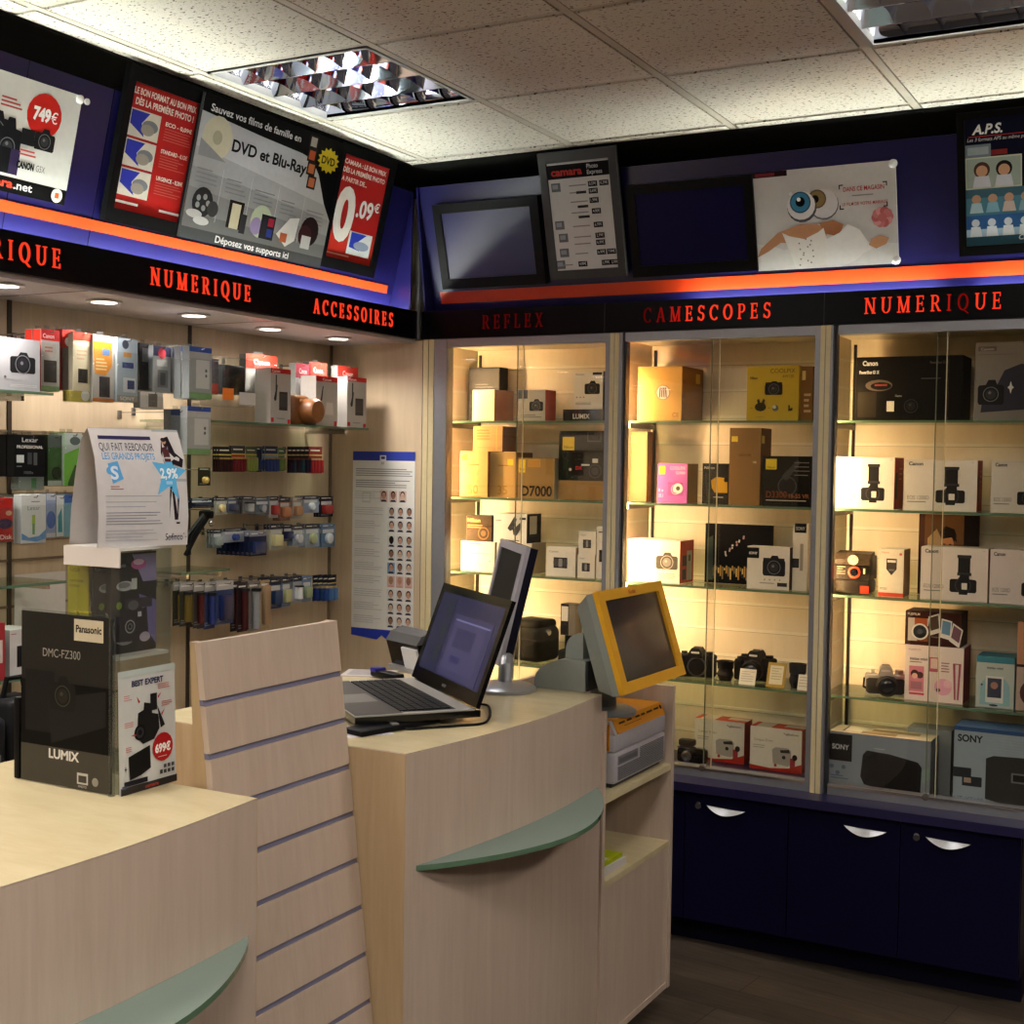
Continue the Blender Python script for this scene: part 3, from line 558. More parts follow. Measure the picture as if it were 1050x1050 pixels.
for r_ in range(10):
    v = .205 if r_ == 0 else .29+(r_-1)*.0705+(.008 if r_ > 2 else 0)
    mb.lines(.04, v+.005, .5, v+.05, 4, 'b0b0ae', .3)
    for k in range(3):
        mb.ly = 8+k
        u = (.45, .60, .75)[k] if r_ == 0 else (.58, .72, .86)[k]
        bgc = '6c94b8' if (r_ == 5 and k == 0) else ('c8a8a0' if r_ == 6 or r_ == 0 else 'c8c8c6'); mb.r(u, v, u+.12, v+.058, bgc)
        sk = '18100e' if (r_, k) == (3, 0) else SKN[(r_*3+k*2) % 5]; hair = '1c1614' if r_ not in (6,) else sk
        mb.d(u+.06, v+.021, .038, hair, rv=.020); mb.d(u+.06, v+.026, .03, sk, rv=.018); mb.poly([(u+.01, v+.058), (u+.03, v+.047), (u+.09, v+.047), (u+.11, v+.058)], '2c2c34' if r_ != 6 else 'c09080')
        mb.r(u+.045, v+.024, u+.055, v+.026, '201818'); mb.r(u+.066, v+.024, u+.076, v+.026, '201818')
tag(mb.bw('notice_sign'), 'tall white notice with rows of identity photos and blue ends on the niche wall', 'notice')
# ============================================================ DISPLAY CABINETS
CX = [-2.755, -1.975, -1.205, -.44]; CYB = 4.78; SH = [1.84, 1.54, 1.245, .90]; LEDGE = .578
CABW = wood((214, 200, 174), (224, 212, 190), (6, 6, .6), .4)
GROOVE = col((232, 226, 208), .35); IVORY = col((206, 190, 150), .4); STEEL = col((140, 140, 146), .4, .5)
pos3 = ['left', 'middle', 'right']
def cabinet(k):
    x0, x1 = CX[k], CX[k+1]; n = pos3[k]
    t = thing('display_cabinet', 'tall lit glass display cabinet with aluminium frame, %s' % ('nearest the corner niche', 'in the middle of the three', 'rightmost of the three')[k], 'display cabinet', ((x0+x1)/2, 4.6, LEDGE), 0, 'glass display cabinets')
    b = MB(); b.box(x0-.018, x1-.020, CYB, CYB+.015, LEDGE, 2.14, CABW)
    zz = 1.163
    for q in range(-5, 10):
        z = zz+.1*q
        if .6 < z < 2.1: b.box(x0-.004, x1-.034, CYB-.003, CYB, z-.006, z+.006, GROOVE).box(x0-.004, x1-.034, CYB-.0035, CYB-.003, z-.006, z-.005, col((110, 92, 60), .5))
    b.bw('back_panel', t)
    for s, (a, c_) in enumerate(((x0-.018, x0-.006), (x1-.032, x1-.020))):
        m = MB().box(a, c_, 4.47, CYB, LEDGE, 2.14, CABW)
        for q in range(-5, 10): 
            z = zz+.1*q; xi = c_+.0011 if s == 0 else a-.0011
            if .6 < z < 2.1: m.box(xi-.001, xi+.001, 4.49, CYB-.004, z-.004, z+.004, GROOVE)
        m.bw('side_panel', t)
        xr = x0+.012 if s == 0 else x1-.045
        MB().box(xr-.005, xr+.005, CYB-.013, CYB-.005, LEDGE+.02, 2.12, col((36, 30, 22), .5)).bw('shelf_rail', t)
    MB().box(x0-.018, x1-.02, 4.46, CYB, 2.138, 2.15, CABW).bw('top_panel', t)
    for z in SH:
        m = MB(); m.box(x0-.004, x1-.034, 4.502, CYB-.02, z-.008, z, SHELFG); m.box(x0-.004, x1-.034, 4.4985, 4.502, z-.008, z, EDGEG); sh = m.bw('glass_shelf', t)
        for xx in (x0+.012, x1-.045): MB().box(xx-.007, xx+.007, 4.52, CYB-.01, z-.026, z-.009, col((120, 116, 104), .35, .6)).bw('shelf_bracket', t)
    # frame: head rail and bottom track
    hx = x0+(.076 if k == 0 else .0455)
    MB().box(hx, x1-.032, 4.402, 4.45, 2.122, 2.153, STEEL).bw('head_rail', t)
    MB().box(hx, x1-.032, 4.405, 4.45, LEDGE+.0005, LEDGE+.035, STEEL).box(hx, x1-.032, 4.402, 4.405, LEDGE+.028, LEDGE+.035, CHROME).bw('bottom_track', t)
    xm = (x0+x1)/2
    for (a, c_, y) in ((hx+.001, xm+.012, 4.418), (xm-.022, x1-.034, 4.434)):
        d = MB(); d.box(a, c_, y, y+.005, LEDGE+.036, 2.121, GLASS); e = col((205, 196, 160), .2) if a < xm-.1 else col((126, 132, 112), .2)
        xe = c_ if y < 4.43 else a; d.box(xe-.0012, xe+.0012, y-.0005, y+.0055, LEDGE+.036, 2.121, e); d.bw('sliding_glass_door', t)
    lk = MB().cyl((xm-.015, 4.40, LEDGE+.034), (xm-.015, 4.425, LEDGE+.034), .011, CHROME, n=14).box(xm-.025, xm-.005, 4.412, 4.42, LEDGE+.012, LEDGE+.045, STEEL).bw('door_lock', t)
    # lamp strip hidden behind the left post
    MB().box(x0-.018, x0+.012, 4.453, 4.468, LEDGE+.05, 2.12, col((200, 200, 195), .4)).bw('lamp_holder', t)
    MB().cyl((x0+.002, 4.478, CT0[k]), (x0+.002, 4.478, CT1[k]), .006, emit((255, 210, 150), CABE[k]), n=8).bw('lamp_tube', t)
CT0 = [.75, 1.0, .95]; CT1 = [2.1, 2.0, 2.0]; CABE = [170., 165., 95.]
for k in range(3): cabinet(k)
for k, (x, w, nm) in enumerate(((CX[0], .10, 'beside the niche wall'), (CX[1], .062, 'between left and middle cabinets'), (CX[2], .062, 'between middle and right cabinets'), (CX[3], .062, 'right of the right cabinet'))):
    m = MB(); 
    if k == 0: m.box(x-.033, x+.075, 4.40, 4.45, LEDGE+.0005, 2.153, STEEL); iv = ((x-.03, x+.018),)
    else: xe = x+(.036 if k == 1 else .030); m.box(x-w/2, xe, 4.40, 4.45, LEDGE+.0005, 2.153, STEEL).box(xe, xe+.008, 4.415, 4.45, LEDGE+.0005, 2.153, col((52, 52, 56), .4)); iv = ((x-.012, x+.022),)
    for a, b in iv: m.box(a, (a+b)/2-.0015, 4.397, 4.40, LEDGE, 2.153, IVORY).box((a+b)/2+.0015, b, 4.397, 4.40, LEDGE, 2.153, IVORY)
    tag(m.bw('cabinet_post'), 'upright aluminium cabinet post with ivory strip, '+nm, 'post')
tag(MB().box(CX[0]-.03, -.38, 4.30, CYB, LEDGE-.03, LEDGE, col((30, 27, 64), .3)).bw('plinth_top'), 'long dark blue ledge under the glass cabinets', 'ledge')  # cupboard navy, lightened to paint in the glow reflected on the ledge top
# base cupboards
edges = [onY(px, 900, 4.325).x for px in (701, 817, 932, 1047)]; wd = (edges[3]-edges[0])/3
bx = [edges[0]-3*wd, edges[0]-wd, edges[0]+wd, edges[0]+3*wd]
for k in range(3):
    a, b = bx[k], bx[k+1]; m_ = (a+b)/2
    t = thing('base_cupboard', 'dark navy base cupboard below the glass cabinets, '+('mostly hidden by the kiosk', 'second from the corner, holding two handles', 'at the right picture edge')[k], 'cupboard', (m_, 4.5, 0), 0, 'navy base cupboards')
    MB().box(a, b, 4.345, CYB, .085, LEDGE-.03, NAVY).box(a, b, 4.40, CYB, 0, .085, col((12, 11, 30), .5)).bw('carcass', t)
    for s, (u, v) in enumerate(((a+.002, m_-.0015), (m_+.0015, b-.002))):
        d = MB().box(u, v, 4.325, 4.343, .095, LEDGE-.034, NAVY).bw('door', t)
        xh = v-.112 if s == 0 else u+.147; zh = LEDGE-.083; W2 = .069
        h = MB(); vs = []; N_ = 12
        for q in range(N_+1):
            uu = q/N_; x = xh-W2+2*W2*uu; dp = .036*math.sin(PI*uu)**.9; zc_ = zh+.008-.004*uu; vs += [(x, 4.325, zc_), (x, 4.325-dp*.35-.001, zc_+.001), (x, 4.325-dp*.85-.001, zc_-dp*.52), (x, 4.325, zc_-dp*.55)]
        h.add(vs, [(4*q+e, 4*q+e+1, 4*q+e+5, 4*q+e+4) for q in range(N_) for e in range(3)], col((205, 205, 208), .3, .35), True)
        h.v = [V(p)-V(t.location) for p in h.v]; ho = h.build('handle', d); ho.location = (0, 0, 0)
        if s: lk = MB().cyl((u+.052, 4.31, zh+.012), (u+.052, 4.326, zh+.012), .009, CHROME, n=14).cyl((u+.052, 4.306, zh+.006), (u+.052, 4.312, zh+.006), .010, col((60, 60, 62), .4), n=12); lk.v = [V(p)-V(t.location) for p in lk.v]; lk.build('lock', d)
# ============================================================ CARTONS
def carton(name, label, w, d, h, loc, rot, body, side=None, top=None, front=None, sidep=None, topp=None, cat='box', group=None, r=None):
    mb = MB(); side = side or body; top = top or body
    vs = [(x, y, z) for x in (-w/2, w/2) for y in (0, d) for z in (0, h)]
    mb.add(vs, [(0, 4, 5, 1), (2, 3, 7, 6), (0, 2, 6, 4)], body); mb.add(vs, [(4, 6, 7, 5), (0, 1, 3, 2)], side); mb.add(vs, [(1, 5, 7, 3)], top)
    if front: mb.canvas((-w/2, 0, h), (w, 0, 0), (0, 0, -h)); front(mb)
    if sidep: mb.canvas((w/2, 0, h), (0, d, 0), (0, 0, -h)); sidep(mb)
    if topp: mb.canvas((-w/2, d, h), (w, 0, 0), (0, -d, 0)); topp(mb)
    o = mb.build(name, None, loc, rot); return tag(o, label, cat, group)
def cb(px0, px1, pyt, z, Yf=4.535, d=.12, rot=0., pyb=None):
    """front face of a carton standing at height z, from its place on the front plane Y"""
    ym = (pyt+ (pyb or pyt+50))/2
    a, b = onY(px0, ym, Yf).x, onY(px1, ym, Yf).x; xc = (a+b)/2; zt = onY((px0+px1)/2, pyt, Yf).z
    return dict(w=(b-a)/math.cos(rot), d=d, h=max(.02, zt-z), loc=(xc, Yf, z+.001), rot=rot)
GOLD = 'b07c2c'; GOLD2 = '8a5c1c'; CW = 'dcd8d0'; CRED = '9c1c1c'
def F_lines(m): m.lines(.1, .2, .5, .32, 2, '8a8a88')
# --- left cabinet
def f(m): m.r(.02, .03, .98, .97, '26262a'); m.lines(.2, .3, .8, .4, 2, '50505a')
carton('camera_box', 'black box behind the cream carton, top shelf of the left cabinet', **cb(481, 512, 377, 1.84, 4.68, .07), body='18181a', front=f)
carton('cardboard_box', 'cream carton on the top shelf of the left cabinet', **cb(483.6, 507.6, 400, 1.84, 4.55, .13, -.12), body='dcc8a4', side='8c7c74')
def f(m): m.r(0, 0, .35, .28, '2c3040'); m.cam(.42, .3, .92, .68); m.lines(.1, .8, .9, .92, 2, '6c6c6e')
carton('camera_box', 'small grey camera carton with orange side, top shelf of the left cabinet', **cb(531, 559, 400, 1.84, 4.55, .09), body='a8a4a0', side='c8502c', front=f)
def f(m): m.t('LUMIX', .25, .8, .42, 'e8e4dc', bold=.02, maxw=.42)
lm = cb(577, 618, 420, 1.84, 4.55, .12)
carton('camera_box', 'flat black carton with white lettering under a white camera carton', **lm, body='1a1614', front=f)
def f(m): m.r(.65, .03, .97, .1, '1a1a1c'); m.t('Panasonic', .07, .10, .05, '30302e', maxw=.3); m.cam(.38, .25, .9, .6, '1c1c1e'); [m.d(.12+.12*k, .68, .02, '30302e') for k in range(3)]; m.lines(.08, .82, .6, .9, 2, '8a8a86')
q = cb(588, 618, 381, 1.84, 4.56, .09); q['loc'] = (q['loc'][0], 4.56, 1.84+lm['h']+.001); q['h'] -= lm['h']
carton('camera_box', 'white camera carton standing on the flat black carton, left cabinet', **q, body=CW, side='1a1a1c', front=f)
def gold(txt, col_='6c4410', tagp=(.06, .07), big=None, u=.3, h=.17):
    def g_(m):
        if tagp: m.r(tagp[0], tagp[1], tagp[0]+.2, tagp[1]+.13, 'd8b020')
        m.lines(u, .28, .85, .33, 1, '7c5418')
        if big: m.t(big, u, .93, h, col_, maxw=None)
    return g_
g50 = cb(471.6, 500, 463, 1.54, 4.54, .13); g35 = cb(502, 530, 464, 1.54, 4.56, .13)
carton('lens_box', 'gold lens carton marked 50 at the left end of its shelf', **g50, body='ab8650', side='7c4c18', front=gold('', '96681f', big='50', h=.2))
carton('lens_box', 'gold lens carton marked 35, right of the one marked 50', **g35, body='a07e48', side='7c4c18', front=gold('', '8c601c', (.66, .15), big='35', h=.2))
q = cb(485, 515, 437, 1.54, 4.56, .12); hh = max(g50['h'], g35['h'])+.001; q['loc'] = (q['loc'][0], 4.56, 1.54+hh); q['h'] = max(.03, q['h']-hh)
def f(m): m.lines(.12, .15, .6, .6, 4, '8a5a20', .3); m.r(.78, .05, .82, .95, 'd09a50')
carton('lens_box', 'gold lens carton lying across the 50 and 35 cartons', **q, body='ae8856', side='74441c', front=f)
def f(m): m.r(.02, .04, .2, .36, 'd8b828'); m.t('Nikon', .11, .31, .07, '30280c', 'c', maxw=.13); m.r(.28, .03, .62, .22, 'b88a44'); m.r(.295, .05, .605, .21, GOLD); m.t('D7000', .1, .93, .25, '1a1408', bold=.025, maxw=.85)
dd = cb(531, 568, 470, 1.54, 4.535, .13)
carton('camera_box', 'gold camera carton with large black lettering along its bottom, left cabinet', **dd, body='8f6f3c', side='d8ccb4', front=f)
def f(m): m.r(0, .72, 1, 1, '94723c'); m.r(.08, .09, .34, .28, 'd8b81c'); m.t('Nikon', .21, .26, .05, '2c2408', 'c', maxw=.2); m.r(.62, .0, .92, .16, '3c3c3e'); m.r(.64, 0, .9, .14, '1c1a1a'); m.d(.8, .58, .14, '3a3a3c'); m.d(.8, .58, .12, '161618'); m.d(.8, .58, .08, '2c2c30'); m.r(.74, .40, .86, .46, 'c8c8c8'); m.t('DX', .38, .56, .05, 'c83030', bold=.02); m.lines(.5, .48, .68, .53, 1, 'c0c0c0'); m.d(.26, .56, .03, 'c0c0c0')
carton('camera_box', 'large black camera carton with a yellow square and gold bottom band', **cb(573, 620, 442, 1.54, 4.54, .15), body='171615', side='171615', front=f)
af = cb(472.6, 507, 555.5, 1.245, 4.54, .14)
def f(m): m.lines(.1, .06, .8, .14, 1, '7c746c'); m.lines(.05, .38, .9, .46, 1, 'b8b0a4'); m.poly([(.15, 1), (.4, .5), (.45, .5), (.28, 1)], 'a8b8d0'); m.r(.38, .55, .45, 1, 'b0bcd0'); m.r(.55, .6, .9, .68, 'a0b4d8'); m.r(.55, .6, .62, 1, 'a0b4d8')
carton('camera_box', 'cream carton with pale blue letter A, lower shelf left of the monitor', **af, body=CW, side='b8ac98', front=f)
q = cb(478, 504, 529, 1.245, 4.55, .1); q['loc'] = (q['loc'][0], 4.55, 1.245+af['h']+.001); q['h'] -= af['h']
def f(m): m.t('Nikon', .05, .25, .14, 'e8b868', bold=.03, maxw=.5); m.lines(.05, .36, .7, .52, 2, 'd09848'); m.d(.68, .68, .22, '8a6030'); m.d(.68, .68, .18, '3a2a18'); m.d(.68, .68, .1, '7c5830')
carton('lens_box', 'brown lens carton on top of the cream carton with pale blue letter', **q, body='3c2a18', side='2a1c10', front=f)
u_ = cb(509, 545, 557, 1.245, 4.54, .12); 
carton('lens_box', 'white carton behind the flat monitor, under the binocular carton', **u_, body='d4ccbc', side='b8ac98')
q = cb(506, 540, 527, 1.245, 4.54, .12); q['loc'] = (q['loc'][0], 4.54, 1.245+u_['h']+.001); q['h'] -= u_['h']
def f(m): m.lines(.06, .22, .3, .3, 1, '8a8a88'); m.poly([(.42, .5), (.62, .1), (.7, .18), (.62, .5), (.8, .3), (.86, .42), (.7, .75), (.6, .72), (.58, .55), (.5, .6)], '2a2a30'); m.r(.78, .12, .97, .2, '303034'); m.lines(.2, .9, .8, .98, 1, '606064')
def sd(m): m.r(0, 0, 1, 1, '202022'); m.r(.2, .08, .7, .7, 'dcd8d0')
carton('binocular_box', 'white carton with dark binoculars picture above the flat monitor', **q, body=CW, side='202022', front=f, sidep=sd)
def lensf(m): m.t('Canon', .1, .2, .08, '40403e', maxw=.3); m.r(.25, .36, .72, .72, '1c1c1e'); m.d(.33, .54, .09, '3c3c40', rv=.14); m.d(.64, .54, .09, '3c3c40', rv=.14); m.r(.42, .4, .55, .68, '88888c')
carton('lens_box', 'white lens carton right of the flat monitor', **cb(560, 590, 561, 1.245, 4.54, .1), body=CW, side='b4a890', front=lensf)
s1 = cb(592, 609.5, 569, 1.245, 4.54, .085)
carton('lens_box', 'small white lens carton, lower of a stack of two', **s1, body=CW, side='b8ac94', front=lensf)
s2 = dict(s1); s2['loc'] = (s1['loc'][0]+.002, 4.543, 1.245+s1['h']+.001)
carton('lens_box', 'small white lens carton, upper of a stack of two', **s2, body=CW, side='b8ac94', front=lensf)
def f(m): m.r(.3, .45, .9, .68, '1c1c1e'); m.lines(.2, .1, .8, .15, 1, '505050')
carton('lens_box', 'tall white lens carton at the right end, beside the small stacked pair', **cb(611.5, 621, 540, 1.245, 4.545, .08), body=CW, front=f)
# --- middle cabinet
def f(m): m.d(.58, .48, .16, '5c4a34'); m.d(.58, .48, .145, 'b0aca8'); [m.poly([(.50+.04*k, .40), (.53+.04*k, .38), (.52+.05*k, .58), (.49+.05*k, .56)], '4c3c4c') for k in range(4)]; m.t('CE', .8, .93, .08, '6c4414')
def sd(m): m.t('PREF BOX', .16, .97, .12, '5c3c18', bold=.01, rot=PI/2, maxw=None); m.r(.65, .1, .85, .28, 'c8a028')
carton('lens_box', 'large gold carton with a round silver emblem, top shelf of the middle cabinet', **cb(654, 699, 376, 1.84, 4.535, .22), body='ab8446', side='8a5c1e', front=f, sidep=sd)
def f(m): m.t('Nikon', .06, .24, .05, '2a2408', bold=.03, maxw=.14); m.t('COOLPIX', .45, .13, .08, '4c4410', maxw=.48); m.t('AW120', .68, .22, .06, '4c4410', maxw=.22); m.r(.36, .30, .68, .50, '181816'); m.cam(.35, .28, .69, .53, '181816'); m.d(.27, .75, .11, '2a2810', rv=.08); m.poly([(.2, .62), (.24, .60), (.28, .72), (.32, .6), (.36, .62), (.32, .78), (.24, .78)], '2a2810'); m.d(.56, .77, .06, '5c6470'); m.d(.54, .75, .035, 'c8ccd4'); m.poly([(.81, .72), (.84, .72), (.84, .78), (.89, .76), (.89, .82), (.81, .83)], '2a2810'); m.r(.08, .765, .11, .775, '3a3410'); m.r(.42, .765, .46, .775, '3a3410'); m.lines(.18, .93, .36, .95, 1, '8a7c18')
carton('camera_box', 'bright yellow compact camera carton on the top shelf of the middle cabinet', **cb(766, 819, 375.5, 1.84, 4.535, .12), body='b89e24', side='8a741a', front=f)
def f(m): m.r(.1, .08, .4, .25, 'e0d090'); m.lines(.3, .5, .9, .9, 4, 'c8b088')
carton('lens_box', 'brown carton half hidden right of the yellow carton', **cb(821, 833, 376, 1.84, 4.56, .1), body='7c5c30', front=f)
def f(m): m.r(.05, .05, .3, .16, 'd8b430'); m.r(.08, .64, .9, .69, '5c4418')
carton('lens_box', 'tall gold carton at the left edge of the middle cabinet', **cb(646.5, 663.5, 443, 1.54, 4.57, .05), body='54401c', side='6c4818', front=f)
def f(m): m.r(.05, .07, .26, .28, 'e8c828'); m.t('COOLPIX', .42, .16, .09, 'f0e0ec', maxw=.52); m.t('S2900', .62, .27, .07, 'f0e0ec', maxw=.3); m.r(.36, .48, .86, .80, '9c3c8c'); m.cam(.36, .44, .88, .82, 'a44c98', 'd8c8d0', 'e8dce4'); m.d(.7, .63, .16, 'e4dcd8'); m.d(.7, .63, .07, '3c3c30'); m.t('8 x', .04, .72, .08, 'f0d8ec'); m.t('20,1', .04, .86, .08, 'f0d8ec', maxw=.16)
carton('camera_box', 'magenta compact camera carton with gold side, middle cabinet', **cb(674, 704.5, 475.5, 1.54, 4.54, .11), body='b45cb0', side='94701c', front=f)
def f(m): m.t('Nikon', .08, .14, .07, 'e0dcd0', maxw=.4); m.poly([(.35, .42), (.55, .33), (1, .36), (1, .72), (.5, .72), (.38, .6)], 'c89818'); m.d(.94, .4, .09, '14120e'); m.lines(.45, .82, .85, .86, 1, 'd0ccc0'); m.poly([(.1, .3), (.16, .2), (.3, .95), (.2, .95)], '2c2c20')
carton('camera_box', 'black carton picturing a yellow camera, right of the magenta carton', **cb(720, 746, 475.5, 1.54, 4.545, .1), body='191814', front=f)
def f(m): m.r(.06, .11, .26, .18, 'e0c040'); m.t('NIKKOR', .3, .37, .035, '4c3010', maxw=.4); m.t('VR', .76, .46, .03, 'e8d8b0')
def sd(m): m.r(.08, .1, .35, .2, 'e0c868')
carton('lens_box', 'tall gold lens carton in the middle cabinet, left of the copper lettered black carton', **cb(748, 780, 439, 1.54, 4.545, .12), body='7e5f34', side='74481a', front=f, sidep=sd)
def f(m): m.r(.06, .06, .29, .27, 'd8c028'); m.t('Nikon', .175, .25, .05, '2c2408', 'c', maxw=.16); m.d(.52, .6, .2, '4a4a4c'); m.d(.52, .6, .18, '1c1c1e'); m.poly([(.4, .4), (.72, .08), (.8, .12), (.5, .5)], '3c3c3e'); m.lines(.66, .12, .98, .45, 4, '707070', .2); m.t('D3300', .08, .83, .13, '7c3c1c', bold=.02, maxw=.44); m.t('18-55 VR', .56, .83, .08, 'a05c34', bold=.02, maxw=.42); m.lines(.08, .88, .95, .91, 1, 'd8d4c8')
carton('camera_box', 'black camera carton with copper lettering against the right post of the middle cabinet', **cb(782, 831, 468, 1.54, 4.535, .15), body='151412', front=f)
def f(m): m.r(.05, .06, .35, .14, '9a9a98'); m.cam(.55, .28, .96, .68, '4a4440', '8a8480', 'b8b0a8'); m.lines(.6, .78, .92, .92, 3, 'c89080', .3)
def sd(m): m.r(.18, .35, .5, .6, '3c2420'); m.r(.18, .68, .45, .92, '3c2420'); m.r(.5, .25, .88, .95, 'b8b0a4'); m.r(.6, .35, .78, .5, '6c6860')
carton('camera_box', 'white camera carton with orange-red side, left of the night picture', **cb(643.6, 697, 554, 1.245, 4.535, .14), body='e4e0d8', side='c04420', front=f, sidep=sd)
def f(m):
    m.r(0, .72, 1, .86, '2c2418'); [m.r(.05+.03*k, .70+.02*(k % 3), .07+.03*k, .78+.05*(k % 4), ('c89850', '8c7c60', 'e0c080')[k % 3]) for k in range(30)]
    m.poly([(.03, .25), (.12, .2), (.13, .95), (.03, .95)], '4a5450'); [m.d(.32+.05*(k % 6)+.01*math.sin(k*3), .5-.06*(k % 6)+.03*math.cos(k*5), .014, ('d8d0c8', 'c8a0a0')[k % 2]) for k in range(16)]
carton('picture_panel', 'black picture panel showing fireworks over a city at night', **cb(723, 792, 538, 1.245, 4.66, .012), body='141418', front=f, cat='picture')
def f(m): m.r(0, .03, .28, .28, '141416'); m.t('SONY', .14, .19, .06, 'e8e8e8', 'c', bold=.02, maxw=.2); m.r(.38, .26, .88, .66, '26262c'); m.cam(.37, .2, .9, .68, '222228'); [m.d(.42+.12*k, .77, .014, '404040') for k in range(4)]; m.r(.72, .83, .95, .92, '2c2c2e'); m.lines(.3, .84, .65, .9, 1, 'a0a0a0')
carton('camera_box', 'white camera carton with a black corner block, in front of the night picture', **cb(766, 809.5, 561, 1.245, 4.53, .06), body=CW, side='3a2418', front=f)
def f(m): m.r(.1, 0, .9, .14, '18181a'); m.t('SONY', .5, .1, .05, 'e0e0e0', 'c', maxw=.6); m.r(.0, .52, .45, .66, '2a2a2c'); m.r(.5, .3, .72, .7, '9a968c')
carton('camera_box', 'tall narrow white carton with black top band beside the right post', **cb(813, 828, 537, 1.245, 4.54, .1), body=CW, front=f)
def f(m): m.d(.66, .10, .012, 'a03030'); m.t('agfaphoto', .68, .135, .05, '402020', bold=.01, maxw=.26); m.t('Compact 35 mm', .08, .33, .06, '806c64', maxw=.36); m.lines(.06, .42, .3, .52, 2, 'b0a8a0'); m.poly([(0, .90), (.4, .94), (.75, .90), (1, .78), (1, 1), (0, 1)], 'a82414'); m.rr = 0; m.poly([(.43, .50), (.5, .44), (.74, .44), (.8, .5), (.8, .80), (.74, .86), (.45, .82)], 'a8a29c'); m.poly([(.58, .5), (.76, .47), (.78, .55), (.6, .56)], '34302e'); m.d(.66, .66, .035, '2a2624'); m.r(.78, .66, .88, .88, 'a03038'); m.d(.87, .64, .05, '2a2020', rv=.07); m.d(.5, .86, .03, 'b83038')
def sd(m): m.r(.2, .1, .8, .5, '8c2418')
def tp(m): m.r(.1, 0, .4, 1, 'd0c8c0'); m.r(.6, .1, 1, .6, 'd0c8c0')
b1 = dict(front=f, sidep=sd, topp=tp, body='dcd6cc', side='a02a18', top='b83a20')
zb_ = LEDGE
carton('camera_box', 'white compact camera carton with red wavy bottom, left of two alike', **cb(712, 763, 739, zb_, onZ(735, 781, zb_).y, .09), group='red and white cartons', **b1)
carton('camera_box', 'white compact camera carton with red wavy bottom, right of two alike, against the post', **cb(769, 822, 747, zb_, onZ(795, 791, zb_).y, .09), group='red and white cartons', **b1)
# --- right cabinet
def f(m): m.t('Canon', .06, .135, .075, 'e8e8e4', bold=.03, maxw=.145); m.t('PowerShot G1 X', .03, .265, .05, 'e0e0dc', bold=.03, maxw=.19); m.t('PowerShot G1 X', .70, .125, .045, '6c6860', maxw=.17); m.r(.62, .34, .80, .36, '4a4640'); m.cam(.42, .58, .64, .92, '0c0c0e', '1c1c20', '2c2c30'); m.d(.22, .45, .13, '504840', rv=.09); m.d(.24, .46, .10, '141212', rv=.06); m.r(.18, .43, .3, .46, '7c2c28'); m.r(.30, .70, .37, .86, 'd8d4cc'); m.r(.02, .55, .2, .95, '26221c'); m.t('Canon', .38, .63, .03, 'c0c0c0', maxw=.06)
carton('camera_box', 'wide black camera carton on the top shelf of the right cabinet', **cb(878, 987, 365.5, 1.84, 4.535, .16), body='100f0e', front=f)
def f(m): m.r(.04, .05, .32, .11, '5c5450'); m.t('Canon', .18, .10, .035, 'c0b8b4', 'c', maxw=.2); m.lines(.04, .15, .6, .17, 1, '6c6460'); m.poly([(.3, .62), (.45, .36), (.7, .28), (1, .32), (1, .85), (.1, .9), (.12, .75)], '2a2c3c'); m.cam(.05, .48, .45, .8, '202024'); m.poly([(.55, .5), (.57, .56), (.6, .58), (.57, .6), (.55, .66), (.53, .6), (.5, .58), (.53, .56)], 'd8d8d8')
carton('camera_box', 'grey camera carton with a dark bag picture, top right corner', **cb(1000, 1068, 351, 1.84, 4.535, .16), body='7c7874', front=f)
def eos(model, off=0.):
    def g_(m):
        if model != 'plain': m.t('Canon', .06, .11, .07, '2c2c2c', bold=.03, maxw=.2)
        m.t('EOS '+('1200D' if model == 'plain' else model), .05, .78, .075, '6c6862', maxw=.3); m.lines(.05, .82, .32, .86, 1, '707878')
        u = .56+off; m.r(u, .15, u+.18, .50, '1e1e20'); m.r(u-.015, .13, u+.195, .19, '2c2c2e'); m.r(u-.01, .46, u+.2, .52, '2a2a2c'); m.cam(u-.12, .52, u+.28, .84, '222224', '222224', '3c3c40'); m.r(u+.06, .66, u+.14, .78, 'd8d4cc'); m.r(u+.03, .5, u+.17, .66, '1e1e20'); m.r(u+.02, .80, u+.15, .88, '222224')
        m.t('24', .92, .06, .03, '909090')
    return g_
def rs(m): m.r(.1, .3, .35, .8, '30222a'); m.lines(.5, .2, .9, .5, 3, 'c07070', .3)
carton('camera_box', 'brightest white camera carton with red side, leftmost on the second shelf of the right cabinet', **cb(857, 917, 469, 1.54, 4.535, .14), body='e0dcd4', side=CRED, front=eos('plain'), sidep=rs)
carton('camera_box', 'white camera carton with red side, second shelf centre of the right cabinet', **cb(927, 1002, 472, 1.54, 4.535, .10), body='d0ccc6', side=CRED, front=eos('1200D'), sidep=rs)
carton('camera_box', 'white camera carton cut by the picture edge, second shelf of the right cabinet', **cb(1016.5, 1078, 473, 1.54, 4.535, .10), body='ccc8c2', side=CRED, front=eos('1200D'))
def f(m): m.t('Polaroid', .1, .09, .04, 'c05048', maxw=.3); m.d(.87, .1, .06, 'c86058', rv=.03); m.poly([(.3, .2), (.72, .2), (.72, .42), (.51, .55), (.3, .42)], '34302e'); m.r(.34, .23, .68, .28, 'd0ccc4'); m.r(.4, .42, .62, .46, '5c5c5c'); m.t('IMPOSSIBLE', .05, .86, .05, '605c58', maxw=.3); m.r(0, .92, 1, 1, 'c03c28')
carton('film_box', 'small white instant film carton with red bottom edge, beside the folding instant camera', **cb(901, 926.5, 563.5, 1.245, 4.54, .1), body='d4ccbc', side='7c6444', front=f, cat='film box')
